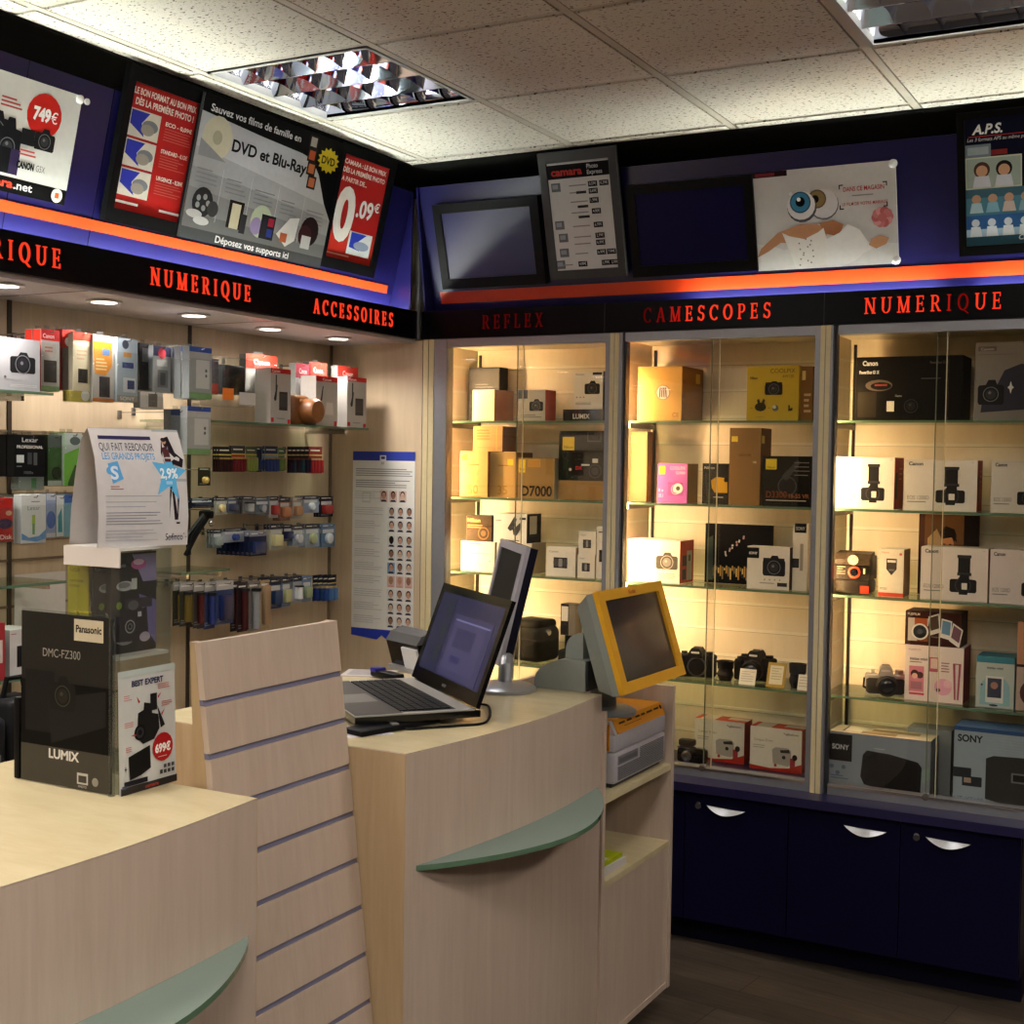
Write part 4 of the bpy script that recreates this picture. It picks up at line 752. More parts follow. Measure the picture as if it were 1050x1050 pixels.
def f(m):
    m.r(0, 0, .1, 1, '3a1c14'); m.r(.1, 0, .75, 1, '5c4024'); m.r(.75, 0, 1, 1, '140e0c'); m.poly([(.15, .3), (.3, .18), (.38, .3), (.38, 1), (.15, 1)], 'a8906c'); m.d(.5, .26, .13, '140e0c'); m.d(.48, .38, .11, 'b07c54', rv=.13); m.poly([(.36, .22), (.45, .14), (.6, .18), (.64, .34), (.55, .28), (.4, .3)], '120c0a'); m.r(.41, .36, .45, .375, '1c1210'); m.r(.51, .36, .55, .375, '1c1210'); m.r(.44, .45, .52, .46, '7c3c30'); m.r(.34, .52, .64, 1, '4a3c34')
carton('portrait_picture', 'brown portrait picture of a dark haired person standing behind the white cartons', **cb(942, 1004, 528, 1.245, 4.70, .01), body='241812', front=f, cat='picture')
carton('camera_box', 'white camera carton in front of the brown portrait picture', **cb(944, 1013, 562, 1.245, 4.535, .12), body='d0c8c4', side='b09080', front=eos('1200D'))
carton('camera_box', 'white camera carton at the picture edge, right of the portrait picture', **cb(1015, 1076, 565, 1.245, 4.53, .12), body='ccc4c4', side=CRED, front=eos('1200D', .1))
def f(m): m.t('FUJIFILM', .04, .12, .07, 'c8c0b8', bold=.02, maxw=.22); m.r(.05, .2, .42, .88, 'b8b0a8'); m.r(.17, .2, .40, .42, '9c4c24'); m.r(.22, .42, .42, .88, '7c4424'); m.d(.27, .60, .155, 'd0ccc8'); m.d(.27, .60, .125, '1a1a1e'); m.d(.27, .60, .05, '3a3a44'); m.t('instax', .48, .75, .06, '9c8c84', maxw=.15)
pol = lambda m, u, v, c_, r_: [m.poly([(u+(a*math.cos(r_)-b*math.sin(r_))*.095, v+(a*math.sin(r_)+b*math.cos(r_))*.28) for a, b in P_], cc) for P_, cc in (([(-1, -1), (1, -1), (1, 1), (-1, 1)], 'd8d4d0'), ([(-.8, -.85), (.8, -.85), (.8, .55), (-.8, .55)], c_))]
def f2(m): f(m); pol(m, .53, .36, '4c3c30', -.2); pol(m, .74, .48, '5c84a8', .12); pol(m, .92, .64, '6c4c5c', .35)
pk = cb(928, 988, 663, .90, 4.55, .13); wb = cb(928, 985, 628, .90, 4.55, .13)
wb['loc'] = (wb['loc'][0], 4.55, .90+pk['h']+.001); wb['h'] -= pk['h']
carton('camera_box', 'dark brown instant camera carton with three photo prints, on the pink one', **wb, body='341814', side='241210', front=f2)
def f(m): m.t('FUJIFILM', .06, .10, .035, '807878', maxw=.2); m.t('instax mini', .08, .27, .05, '3c3434', bold=.02, maxw=.3); m.t('HELLO KIT', .08, .33, .03, '804848', maxw=.3) if False else m.lines(.08, .30, .38, .33, 1, '704848'); m.r(.07, .38, .33, .84, 'c87c90'); m.d(.17, .52, .07, '3c2420'); m.d(.26, .54, .06, '4c302a'); m.d(.17, .56, .05, 'd8b0a0'); m.r(.1, .66, .3, .8, '9c6c7c'); m.r(.42, .2, .58, .46, 'b05c74'); m.r(.44, .22, .56, .40, 'e0c8c0'); m.lines(.62, .28, .76, .48, 4, '906c74', .4); m.d(.66, .72, .15, 'd8a0b8'); m.d(.58, .78, .035, '241c20'); m.d(.74, .66, .07, 'e0b4c4'); m.poly([(.82, .28), (.96, .28), (.93, .93), (.9, .93), (.92, .3), (.86, .3), (.88, .93), (.85, .93)], 'a04c60'); m.r(.08, .86, .34, .9, 'c84860')
carton('camera_box', 'white and pink instant camera carton with red side under the brown one', **pk, body='d8ccc8', side='8c1c34', front=f)
def f(m): m.r(0, 0, 1, .12, '3c7c90'); m.t('instax mini', .28, .24, .05, '405058', bold=.02, maxw=.42); m.poly([(.1, .95), (.12, .55), (.25, .42), (.75, .42), (.88, .55), (.9, .95)], '88b4c0'); m.r(.25, .38, .72, .90, 'd0d4d4'); m.r(.3, .42, .67, .80, '3c4458'); m.d(.48, .56, .1, 'a87c70'); m.d(.47, .95, .12, '24282c', rv=.02); m.d(.15, .56, .03, '34545c')
carton('camera_box', 'pale blue instant camera carton near the picture edge', **cb(1001, 1040, 674, .90, 4.545, .12), body='b0bcb8', side='4c8494', top='3c7c90', front=f)
def f(m): m.r(0, 0, 1, .5, 'b08468'); m.r(0, .5, 1, 1, 'b8a498'); m.r(0, .48, 1, .51, '34181c'); m.d(.5, .8, .4, '503034'); m.d(.6, .25, .3, 'c8a090')
carton('camera_box', 'pinkish carton cut by the right picture edge above the ledge', **cb(1043, 1082, 639, .90, 4.55, .1), body='b49488', front=f)
ys = max(4.458, onZ(900, 822, zb_).y)
def f(m): m.r(0, .04, .23, .48, '121214'); m.t('SONY', .115, .29, .085, 'd8d8d8', 'c', bold=.02, maxw=.17); m.poly([(.34, .34), (.38, .26), (.6, .28), (.88, .36), (.92, .44), (.91, .90), (.86, .96), (.6, .9), (.36, .82), (.32, .7)], '1c1c1e'); m.poly([(.36, .36), (.42, .30), (.86, .40), (.88, .5), (.86, .9), (.4, .80), (.35, .7)], '121213'); [m.d(.03+.06*k, .58+.1*(k % 2), .022, '5c6c84') for k in range(3)]; m.lines(.02, .72, .2, .8, 2, '5c6c84'); m.lines(.45, .21, .6, .23, 1, 'c8d0d8'); m.poly([(.3, .82), (.36, .95), (.30, .93)], '5c7c94'); m.poly([(.92, .5), (1, .4), (1, .6), (.93, .7)], '8ca49c')
def tp(m): m.r(.12, .15, .32, .75, 'c8c8c0'); m.r(.11, .1, .13, .8, '3c3428'); m.r(.38, .2, .85, .5, '7c6c50'); m.r(.3, .6, .65, .9, '7c6c50')
carton('speaker_box', 'grey-blue speaker carton with a black oval speaker picture, on the ledge', **cb(850, 954, 755, zb_, ys, .13), body='8c949c', side='5c6470', top='b8b0a0', front=f, topp=tp)
carton('speaker_box', 'dark edged carton half hidden behind the speaker carton', **cb(930, 975, 748, zb_, ys+.15, .1), body='9aa0a4', side='2a2c30')
ys2 = max(4.458, onZ(1010, 834, zb_).y)
def f(m): m.r(0, 0, 1, .05, '2c4c78'); m.t('SONY', .04, .18, .085, '1c1c1e', bold=.03, maxw=.28); m.r(.0, .5, .2, .62, '22262c'); m.r(.1, .6, .32, .72, '22262c'); m.r(.12, .62, .2, .68, 'a8907c'); m.poly([(.36, .36), (.44, .32), (1, .30), (1, .98), (.36, .85)], '2c2c2c'); m.r(.64, .5, .9, .62, '707070'); m.r(.66, .52, .88, .6, '1c1c1c'); m.lines(.35, .1, .9, .3, 6, 'a8b4b8', .08); m.t('HT-XT100', .02, .92, .07, '5c7c98', maxw=.32); [m.d(.42+.1*k, .92, .02, ('b09040', '4080a0', 'b0a040')[k]) for k in range(3)]
carton('speaker_box', 'tall grey-blue speaker carton at the right picture edge on the ledge', **cb(978, 1072, 749, zb_, ys2, .14), body='98a4ac', side='5c6470', top='34507c', front=f)
# ============================================================ CAMERAS ON SHOW
CAMB = col((20, 20, 21), .45); CAMR = col((30, 30, 31), .6); LENSG = col((14, 16, 24), .05)
def dslr(label, x, y, z, w, rot=0., lens=True, cap=False, silver=False, group='cameras on the lit shelves'):
    t = thing('camera', label, 'camera', (x, y, z+.001), rot, group); k = w/.13
    bm_ = col((176, 172, 164), .3, .6) if silver else CAMB
    def T(mb): return mb
    b = MB(); b.rbox(-.062*k, .062*k, -.022*k, .022*k, 0, .072*k if not silver else .062*k, .010*k, CAMR)
    if silver: b.rbox(-.066*k, .066*k, -.020*k, .020*k, .052*k, .070*k, .005*k, bm_); b.rbox(-.066*k, .066*k, -.020*k, .020*k, 0, .010*k, .003*k, bm_)
    else: b.rbox(-.064*k, .064*k, -.021*k, .021*k, .058*k, .076*k, .008*k, CAMB)
    b.build('body', t)
    h = MB(); h.prism([(-.026*k, .066*k), (.026*k, .066*k), (.02*k, .088*k), (.012*k, .098*k), (-.012*k, .098*k), (-.02*k, .088*k)], -.03*k, .022*k, bm_, 'y'); h.box(-.012*k, .012*k, -.005*k, .014*k, .098*k, .101*k, CHROME)
    h.canvas((-.015*k, -.0305*k, .09*k), (.03*k, 0, 0), (0, 0, -.012*k)); h.r(.05, .3, .95, .8, 'c8c8c8'); h.build('viewfinder_hump', t)
    g_ = MB(); 
    if not silver: g_.rbox(-.066*k, -.036*k, -.040*k, .0, 0, .070*k, .010*k, CAMR); g_.cyl((-.05*k, -.03*k, .07*k), (-.05*k, -.03*k, .078*k), .006*k, CHROME)
    g_.cyl((.043*k, 0, .072*k), (.043*k, 0, .084*k), .013*k, bm_); g_.cyl((-.045*k, .002*k, .072*k), (-.045*k, .002*k, .082*k), .010*k, bm_); g_.build('grip_and_dials', t)
    if lens:
        L = MB(); zc = .036*k; d = (0, -1, 0); o = (.004*k, -.02*k, zc)
        L.lathe([(.034*k, 0), (.035*k, .006*k), (.032*k, .008*k), (.033*k, .02*k), (.0345*k, .021*k), (.0345*k, .034*k), (.031*k, .036*k), (.031*k, .05*k), (.027*k, .051*k), (.022*k, .044*k)], o, d, CAMB if not silver else col((34, 33, 32), .35), n=24)
        L.lathe([(.0325*k, .0202*k), (.0348*k, .0205*k), (.0348*k, .0215*k), (.0325*k, .022*k)], o, d, CHROME, n=24)
        L.lathe([(.025*k, .043*k), (.018*k, .047*k), (.001*k, .0485*k)], o, d, LENSG, n=24); L.build('lens', t)
    else:
        L = MB(); o = (.004*k, -.021*k, .036*k); L.lathe([(.033*k, 0), (.033*k, .004*k), (.029*k, .005*k), (.028*k, .002*k)], o, (0, -1, 0), col((80, 80, 82), .3, .6), n=24); L.lathe([(.028*k, .002*k), (.027*k, .004*k), (.001, .004*k)], o, (0, -1, 0), col((28, 28, 30), .4), n=24); L.build('lens_mount', t)
    s = MB(); s.tube([(.064*k, .004*k, .058*k), (.074*k, .012*k, .04*k), (.070*k, .03*k, .012*k), (.03*k, .035*k, .005*k), (-.04*k, .034*k, .005*k), (-.07*k, .02*k, .02*k), (-.068*k, .006*k, .052*k)], .0035*k, CAMB, n=6); s.build('strap', t)
    return t
def cx(px, py, Y): return onY(px, py, Y).x
dslr('black camera body without lens on the glass shelf beside the kiosk screen', cx(715, 680, 4.60), 4.60, .90, .145, .1, False)
dslr('black camera with lens and white price card in front, lower shelf of the middle cabinet', cx(776, 685, 4.645), 4.645, .90, .146, -.1, True)
dslr('silver and black film camera on the lower shelf of the right cabinet', cx(908, 698, 4.60), 4.60, .90, .135, .25, True, silver=True)
def lens(label, x, y, z, r, h, rot=0.):
    t = thing('camera_lens', label, 'lens', (x, y, z+.001))
    MB().lathe([(r*.8, 0), (r*.85, .1*h), (r, .2*h), (r, .45*h), (r*.94, .47*h), (r*.94, .6*h), (r*1.05, .62*h), (r*1.1, h), (r*.95, h), (r*.8, .85*h)], (0, 0, 0), (0, 0, 1), CAMB, n=20).build('barrel', t)
    MB().lathe([(r*1.01, .24*h), (r*1.04, .26*h), (r*1.04, .4*h), (r*1.01, .42*h)], (0, 0, 0), (0, 0, 1), CAMR, n=20).build('zoom_ring', t)
    MB().lathe([(r*.8, .86*h), (r*.5, .9*h), (.001, .92*h)], (0, 0, 0), (0, 0, 1), LENSG, n=20).build('front_glass', t)
lens('black lens standing between the two black cameras', cx(744, 684, 4.575), 4.575, .90, .028, .072)
lens('black lens standing against the right post of the middle cabinet', cx(818, 690, 4.57), 4.57, .90, .028, .085)
def card(name, label, px0, px1, pyt, Y, z, body, front=None, cat='price card', lean=.35):
    q = cb(px0, px1, pyt, z, Y); w, h = q['w'], q['h']/math.cos(lean); mb = MB(); s_, c_ = math.sin(lean), math.cos(lean)
    A = [(-w/2, 0, 0), (w/2, 0, 0), (w/2, h*s_, h*c_), (-w/2, h*s_, h*c_)]; nrm = V((0, -c_, s_))
    vs = [V(p) for p in A]+[V(p)-nrm*.002 for p in A]; mb.add(vs, [(0, 1, 2, 3), (7, 6, 5, 4), (0, 4, 5, 1), (1, 5, 6, 2), (2, 6, 7, 3), (3, 7, 4, 0)], body)
    mb.prism([(h*s_, h*c_*.98), (h*s_+.0015, h*c_*.98), (h*s_+.025, 0), (h*s_+.0235, 0)], -w*.3, w*.3, body, 'x')
    mb.canvas(A[3], V(A[2])-V(A[3]), V(A[0])-V(A[3]))
    if front: front(mb)
    return tag(mb.build(name, None, (q['loc'][0], Y, z+.001)), label, cat)
card('price_card', 'white price card before the black camera with lens', 757, 773.5, 687, 4.53, .90, 'd8d4cc', lambda m: m.lines(.1, .15, .9, .9, 5, 'a8a49c', .3))
card('price_holder', 'small gold framed price card beside the black camera', 785, 804, 681, 4.53, .90, 'a88c3c', lambda m: (m.r(.14, .12, .86, .88, 'd8d0b8'), m.lines(.22, .22, .78, .75, 5, 'a8a080', .3)))
card('price_card', 'white price card leaning against the lens by the right post', 817, 830, 693, 4.525, .90, 'd8d4cc', lambda m: m.lines(.1, .15, .9, .9, 4, 'a8a49c', .3))
# compact black camera on the ledge
p = onZ(709, 784, LEDGE); t = thing('compact_camera', 'small black and silver camera on the blue ledge behind the kiosk cabinet', 'camera', (p.x, p.y+.03, LEDGE+.001))
MB().rbox(-.065, .05, -.02, .02, 0, .055, .012, BLACKG).box(-.06, .04, -.0205, .0, .055, .06, CHROME).build('body', t); MB().lathe([(.02, 0), (.02, .012), (.016, .014), (.001, .012)], (-.02, -.02, .028), (0, -1, 0), CHROME).build('lens', t)
MB().rbox(-.06, .0, -.015, .02, .061, .085, .006, col((60, 52, 44), .4)).build('flash_unit', t)
# folding instant camera
p = onY(877, 600, 4.6); t = thing('instant_camera', 'folding black instant camera with a red lens ring, left end of its shelf', 'camera', (p.x, 4.60, 1.246), .0)
PB = col((30, 25, 20), .4)
MB().rbox(-.062, .058, -.055, .06, 0, .05, .012, PB).build('base', t)
MB().prism([(-.05, .05), (.06, .05), (.055, .13), (-.02, .125), (-.045, .095)], -.058, .058, PB, 'x').build('body', t)
MB().prism([(-.05, .10), (-.035, .098), (.02, .128), (.02, .145), (-.03, .138), (-.05, .118)], -.06, .06, col((44, 36, 28), .35), 'x').build('flash_lid', t)
mb = MB(); mb.canvas((-.03, -.0512, .138), (.06, .0, 0), (0, 0, -.028)); mb.d(.55, .75, .3, 'b0a880', rv=.6); mb.t('3½', .55, .85, .45, '303028', 'c') if False else mb.r(.5, .5, .6, .7, '6c6c58'); mb.build('lid_badge', t)
MB().lathe([(.021, 0), (.021, .006), (.015, .007), (.014, .001)], (0.008, -.05, .075), (0, -1, 0), col((200, 62, 30), .35), n=24).build('lens_ring', t)
MB().lathe([(.014, 0), (.013, .004), (.001, .005)], (0.008, -.05, .075), (0, -1, 0), LENSG, n=20).build('lens', t)
mb = MB(); mb.canvas((-.056, -.0501, .098), (.112, 0, 0), (0, 0, -.045)); mb.lines(.04, .1, .3, .8, 4, '8a7c64', .25); mb.r(.8, .15, .95, .7, '14120e'); mb.r(.84, .2, .9, .6, 'c8b890'); mb.build('front_print', t)
MB().box(.03, .06, -.0555, -.054, .004, .03, col((190, 50, 26), .4)).build('red_corner', t)
# black camera bag and small things on the lower shelf of the left cabinet
p = onY(546, 660, 4.62); t = thing('camera_bag', 'black rounded camera bag behind the laptop, on the lowest glass shelf', 'bag', (p.x, 4.62, .901), -.2)
MB().rbox(-.085, .085, -.07, .08, 0, .14, .03, col((22, 20, 18), .6), seg=4).build('body', t); MB().rbox(-.07, .07, -.06, .07, .13, .165, .016, col((26, 24, 21), .55), seg=3).build('lid', t)
MB().tube([(-.086, 0, .09), (-.08, -.072, .088), (.08, -.072, .088), (.086, 0, .09)], .0035, CAMB, n=6).build('zip', t); MB().cyl((.085, -.02, .12), (.1, -.02, .12), .012, CHROME).build('strap_ring', t)
p = onY(580, 665, 4.60); t = thing('lens_stand', 'dark low plinth under the small grey carton beside the kiosk', 'stand', (p.x+.02, 4.60, .901)); MB().rbox(-.04, .04, -.035, .04, 0, .06, .012, CAMR).build('base', t); MB().cyl((0, 0, .06), (0, 0, .115), .022, CAMB).build('column', t)
q = cb(579, 594, 620, .90+.116, 4.575, .06); q['loc'] = (p.x+.02, 4.575, .90+.117)
def f(m): m.r(.0, .0, .55, 1, '18181a'); m.r(.05, .08, .5, .55, 'e0dcd4')
carton('accessory_box', 'small grey carton with black and white front on the dark plinth', **q, body='7c7468', side='8a8070', front=f)
# ============================================================ COUNTERS
ZT = 1.05
def counter(label, Yl, Yr, xl, xr, bulge, depth, gl0, gl1, gx0, gx1):
    t = thing('counter', label, 'counter', ((xl+xr)/2-.3, (Yl+Yr)/2, 0)); N_ = 20
    fr = [(xl+(xr-xl)*u+bulge*math.sin(PI*u), Yl+(Yr-Yl)*u) for u in [q/N_ for q in range(N_+1)]]
    back = [(xr-depth, Yr), (xl-depth, Yl)]
    MB().prism(fr+back, .0, ZT-.0035, MAPLE, side=MAPLE).bw('body', t)
    m = MB(); m.prism(fr+back, ZT-.003, ZT, MAPLETOP, side=MAPLE); m.bw('worktop', t)
    for s, (y, xe) in enumerate(((Yl, xl), (Yr, xr))):
        yy = (y-.003, y-.0005) if s == 0 else (y+.0005, y+.003)
        MB().box(xe-depth, xe-.001, yy[0], yy[1], 0, ZT-.001, MAPLESIDE).bw('side_panel', t)
    out = [(gx0+(gx1-gx0)*u+.17*math.sin(PI*u)**.85, gl0+(gl1-gl0)*u) for u in [q/24 for q in range(25)]]
    inn = [(xl+(xr-xl)*(y-Yl)/(Yr-Yl)+bulge*math.sin(PI*(y-Yl)/(Yr-Yl))+.001, y) for _, y in out[::-1]]
    inn = [(min(a, b+0), y) for (a, y), (b, _) in zip(inn, out[::-1])]
    g_ = MB(); fg = glass((140, 156, 148), 1.5, .3, .8); g_.prism(out+inn[1:-1], .787, .799, fg, side=EDGEG); g_.bw('glass_shelf', t); return t
counter('pale maple counter at the front left carrying the clear display tower', 1.00, 1.92, -1.60, -1.568, .035, .62, 1.03, 1.90, -1.597, -1.569)
counter('pale maple counter with curved front carrying the laptop and the flat monitor', 2.38, 3.285, -1.537, -1.490, .036, .76, 2.41, 3.262, -1.535, -1.491)
# slatwall display panel between the counters
t = thing('slatwall_panel', 'leaning maple slatwall panel with grey metal grooves between the two counters', 'display panel', (-1.68, 2.15, 0))
sl = -.1235; XB = -1.61+.448*.1235; fx = lambda z: XB+sl*z
gz = [1.326-.1155-.1017*k for k in range(12)]; m = MB(); Y0, Y1 = 1.931, 2.372; top = 1.326; z0 = top
for k, gz_ in enumerate(gz):
    if gz_ < .02: break
    m.prism([(fx(z0), z0), (fx(gz_+.006), gz_+.006), (fx(gz_+.006)-.014, gz_+.006), (fx(z0)-.014, z0)], Y0, Y1, MAPLE, 'y'); z0 = gz_-.006
m.prism([(fx(z0), z0), (fx(.0), .0), (fx(0)-.014, 0), (fx(z0)-.014, z0)], Y0, Y1, MAPLE, 'y'); m.bw('board', t)
g_ = MB(); GM = col((122, 122, 148), .4, .3)
for gz_ in gz:
    if gz_ > .02: MB().prism([(fx(gz_+.0055)-.006, gz_+.0055), (fx(gz_-.0055)-.003, gz_-.0055), (fx(gz_-.0055)-.0139, gz_-.0055), (fx(gz_+.0055)-.0139, gz_+.0055)], Y0, Y1, GM, 'y').bw('groove_insert', t)
MB().prism([(fx(top)-.0145, top), (fx(0)-.0145, 0), (fx(0)-.12, 0), (fx(top)-.026, top)], Y0, Y0+.018, MAPLESIDE, 'y').bw('side_board', t)
MB().prism([(fx(top)-.0145, top), (fx(0)-.0145, 0), (fx(0)-.12, 0), (fx(top)-.026, top)], Y1-.018, Y1, MAPLESIDE, 'y').bw('side_board', t)
# ============================================================ KIOSK CABINET
KX, KY0, KY1 = -1.482, 3.291, 3.815
t = thing('kiosk_cabinet', 'open fronted maple cabinet holding the yellow photo kiosk, right of the laptop counter', 'cabinet', (-1.7, 3.55, 0))
MB().box(KX-.46, KX, KY1-.02, KY1, .06, 1.0, MAPLE).bw('side_panel', t); MB().box(KX-.46, KX-.002, KY0, KY0+.018, .06, 1.0, MAPLE).bw('side_panel', t)
MB().box(KX-.46, KX-.445, KY0+.0185, KY1-.0205, .06, 1.0, MAPLE).bw('back_panel', t)
for z in (.76, .522): MB().box(KX-.444, KX-.003, KY0+.0185, KY1-.0205, z-.018, z, MAPLETOP).bw('shelf', t)
MB().box(KX-.444, KX-.003, KY0+.0185, KY1-.0205, .06, .078, MAPLE).bw('bottom_board', t); MB().box(KX-.022, KX-.006, KY0+.0195, KY1-.0215, .0785, .503, MAPLE).bw('front_panel', t)
MB().box(KX-.40, KX-.06, KY0+.03, KY1-.12, 0, .0595, col((120, 104, 88), .5)).bw('plinth', t)
# brochures
def sheet(name, label, w, d, h, loc, rot, body, front=None, cat='brochure', group=None):
    mb = MB(); mb.box(-w/2, w/2, -d/2, d/2, 0, h, body); mb.canvas((-w/2, d/2, h), (w, 0, 0), (0, -d, 0))
    if front: front(mb)
    return tag(mb.build(name, None, loc, rot), label, cat, group)
p = onZ(617, 893, .523)
sheet('brochure', 'pile of white brochures on the lower shelf of the kiosk cabinet', .19, .14, .02, (-1.575, 3.412, .523), 1.55, 'c8c4c0')
sheet('brochure', 'lime green brochure lying on the white pile in the kiosk cabinet', .18, .13, .012, (-1.58, 3.410, .5435), 1.54, 'a8b418', lambda m: (m.d(.4, .45, .22, '3c2818', rv=.18), m.r(.05, .75, .6, .95, 'c8c8a8')))
# ============================================================ PHOTO KIOSK (printer, screen, rear housing)
KG = col((132, 136, 130), .45); KG2 = col((176, 172, 178), .45); KO = col((206, 134, 22), .4); KYL = col((218, 160, 34), .35)
t = thing('photo_kiosk', 'photo kiosk with yellow framed touch screen over a grey and orange printer', 'photo kiosk', (-1.6, 3.55, .761))
px_, y0, y1 = -1.50, 3.405, 3.785; zb1 = .761
b = MB(); b.rbox(px_-.36, px_, y0, y1, zb1+.012, .862, .008, KG2); b.box(px_-.34, px_-.015, y0+.01, y1-.01, zb1, zb1+.014, col((60, 60, 62), .5)); b.bw('printer_body', t)
b = MB(); b.rbox(px_-.36, px_-.001, y0, y1, .864, .914, .006, KG2); b.prism([(px_-.36, .914), (px_-.16, .914), (px_-.16, .944), (px_-.2, .95), (px_-.36, .95)], y0+.002, y1-.002, KG2, 'y'); b.bw('printer_head', t)
b = MB(); b.prism([(px_-.001, .9145), (px_-.018, .9515), (px_-.159, .9515), (px_-.159, .9145)], y0+.02, y1-.002, KO, 'y'); b.prism([(px_-.003, .9145), (px_-.02, .950), (px_-.159, .950), (px_-.159, .9145)], y0+.001, y0+.0195, KG2, 'y'); b.bw('orange_panel', t)
b = MB(); b.canvas((px_-.0168, y0+.025, .952), (0, y1-y0-.03, 0), (.0172, 0, -.0365), 3)
for u, w in ((.06, .12), (.22, .1), (.40, .09), (.52, .08), (.64, .12), (.8, .1)): b.r(u, .28, u+w, .42, '3a2408')
b.d(.95, .35, .02, '2c1c08'); b.lines(.14, .6, .5, .7, 1, '6c4410'); b.bw('panel_print', t)
b = MB(); b.box(px_-.13, px_-.018, y0-.004, y0+.001, .868, .943, KO)
for k in range(8): b.box(px_-.126, px_-.022, y0-.006, y0-.003, .873+.0085*k, .877+.0085*k, col((176, 106, 14), .5))
b.bw('side_vent', t)
b = MB(); b.box(px_-.001, px_+.002, y0+.02, y0+.16, .826, .85, col((120, 118, 122), .5)); b.box(px_, px_+.003, y0+.028, y0+.15, .831, .844, col((98, 96, 100), .5)); b.bw('paper_slot', t)
b = MB()
for k in range(14):
    z = .782+.005*k*1.0; b.box(px_-.001, px_+.0025, y0+(.02 if z < .822 else .18), y1-.02, z, z+.0026, col((112, 110, 114), .5))
b.bw('grille', t)
# screen
Bz = 1.062; BR = V((-1.398, 3.668, Bz)); W2 = .434; tilt = math.radians(17.5); ups = V((-math.sin(tilt), 0, math.cos(tilt))); rt = V((.022, 1, 0)).normalized(); ns = rt.cross(ups).normalized()
Hm = .285; BL = BR-rt*W2; C0 = BL+ups*Hm
def kslab(mb, u0, v0, u1, v1, n0, n1, m_, taper=0.):
    q = [(u0, v0), (u1, v0), (u1, v1), (u0, v1)]; cu_, cv_ = (u0+u1)/2, (v0+v1)/2
    vs = [C0+rt*(a*W2)-ups*(b_*Hm)+ns*n1 for a, b_ in q]+[C0+rt*((a+(cu_-a)*taper)*W2)-ups*((b_+(cv_-b_)*taper)*Hm)+ns*n0 for a, b_ in q]
    mb.add(vs, [(0, 1, 2, 3), (7, 6, 5, 4), (0, 4, 5, 1), (1, 5, 6, 2), (2, 6, 7, 3), (3, 7, 4, 0)], m_)
b = MB(); kslab(b, .005, .005, .995, .995, -.03, -.0085, KG); kslab(b, .01, .01, .99, .99, -.085, -.0301, KG, .16); b.bw('monitor_housing', t)
b = MB(); fu, fv = .085, .10
for a in ((0, 0, 1, fv), (0, 1-fv*1.05, 1, 1), (0, fv, fu, 1-fv*1.05), (1-fu, fv, 1, 1-fv*1.05)): kslab(b, a[0], a[1], a[2], a[3], -.0083, .006, KYL)
b.canvas(C0+ns*.0065, rt*W2, -ups*Hm); b.t('Kodak', .5, .075, .04, 'a83018', 'c', bold=.03, maxw=.11); b.bw('yellow_bezel', t)
b = MB(); kslab(b, fu, fv, 1-fu, 1-fv*1.05, -.008, -.002, col((52, 47, 48), .12)); b.bw('screen', t)
b = MB(); cy = (y0+y1)/2-.06; b.lathe([(.10, 0), (.10, .008), (.085, .016), (.04, .022), (.035, .10)], (px_-.10, cy, .950), (0, 0, 1), col((118, 122, 126), .4), n=24); b.bw('swivel_foot', t)
b = MB(); b.tube([(px_-.10, cy, .96), (px_-.09, cy-.02, 1.06), (px_-.04, cy-.05, 1.14), (-1.475, 3.45, 1.18)], .032, KG, n=12); b.bw('swivel_neck', t)
# rounded rear housing standing on the laptop counter
t = thing('dome_housing', 'grey rounded two-step machine housing behind the kiosk screen on the counter end', 'machine', (-1.6, 3.35, ZT+.001))
def dome(name, xa, xb, ya, yb, z0, z1, mat):
    N_ = 14; pr = [(xa, z0)]+[(xa+(xb-xa)*(1-math.cos(PI/2*q/N_))*.72, z0+.02+(z1-z0-.02)*math.sin(PI/2*q/N_)) for q in range(N_+1)]+[(xb, z1), (xb, z0)]
    MB().prism(pr, ya, yb, mat, 'y').bw(name, t)
dz1 = onY(600, 678, 3.276).z; dz2 = onY(605, 651, 3.30).z; xd = onY(548, 690, 3.276).x; xu = onY(580, 660, 3.30).x
dome('lower_shell', xd, -1.537, 3.276, 3.40, ZT+.001, dz1, KG); dome('upper_shell', xu, -1.556, 3.30, 3.39, dz1+.0005, dz2, KG)
MB().box(-1.5365, -1.531, 3.28, 3.39, ZT+.004, dz1-.002, col((40, 40, 40), .5)).bw('dark_seam', t)
# ============================================================ LAPTOP
LH = V((-1.575, 2.743, 1.088)); phi = 2.459; wd = V((math.cos(phi), math.sin(phi), 0)); fd = V((-wd.y, wd.x, 0)); fd = fd if fd.x < 0 and fd.y < 0 else -fd; LWd = .495
t = thing('laptop', 'open black laptop with grey keyboard deck on the counter, screen lit blue', 'laptop', (-1.85, 2.8, ZT+.003)); Z_ = V((0, 0, 1))
def lslab(mb, O, ex, ey, ez, x0, x1, y0_, y1_, z0_, z1_, m_):
    vs = [O+ex*x+ey*y_+ez*z for x in (x0, x1) for y_ in (y0_, y1_) for z in (z0_, z1_)]
    mb.add(vs, [(0, 1, 3, 2), (4, 6, 7, 5), (0, 4, 5, 1), (2, 3, 7, 6), (0, 2, 6, 4), (1, 5, 7, 3)], m_)
b = MB(); lslab(b, LH, wd, fd, Z_, 0, LWd, -.012, .30, -.022, -.006, BLACKG); b.bw('base', t)
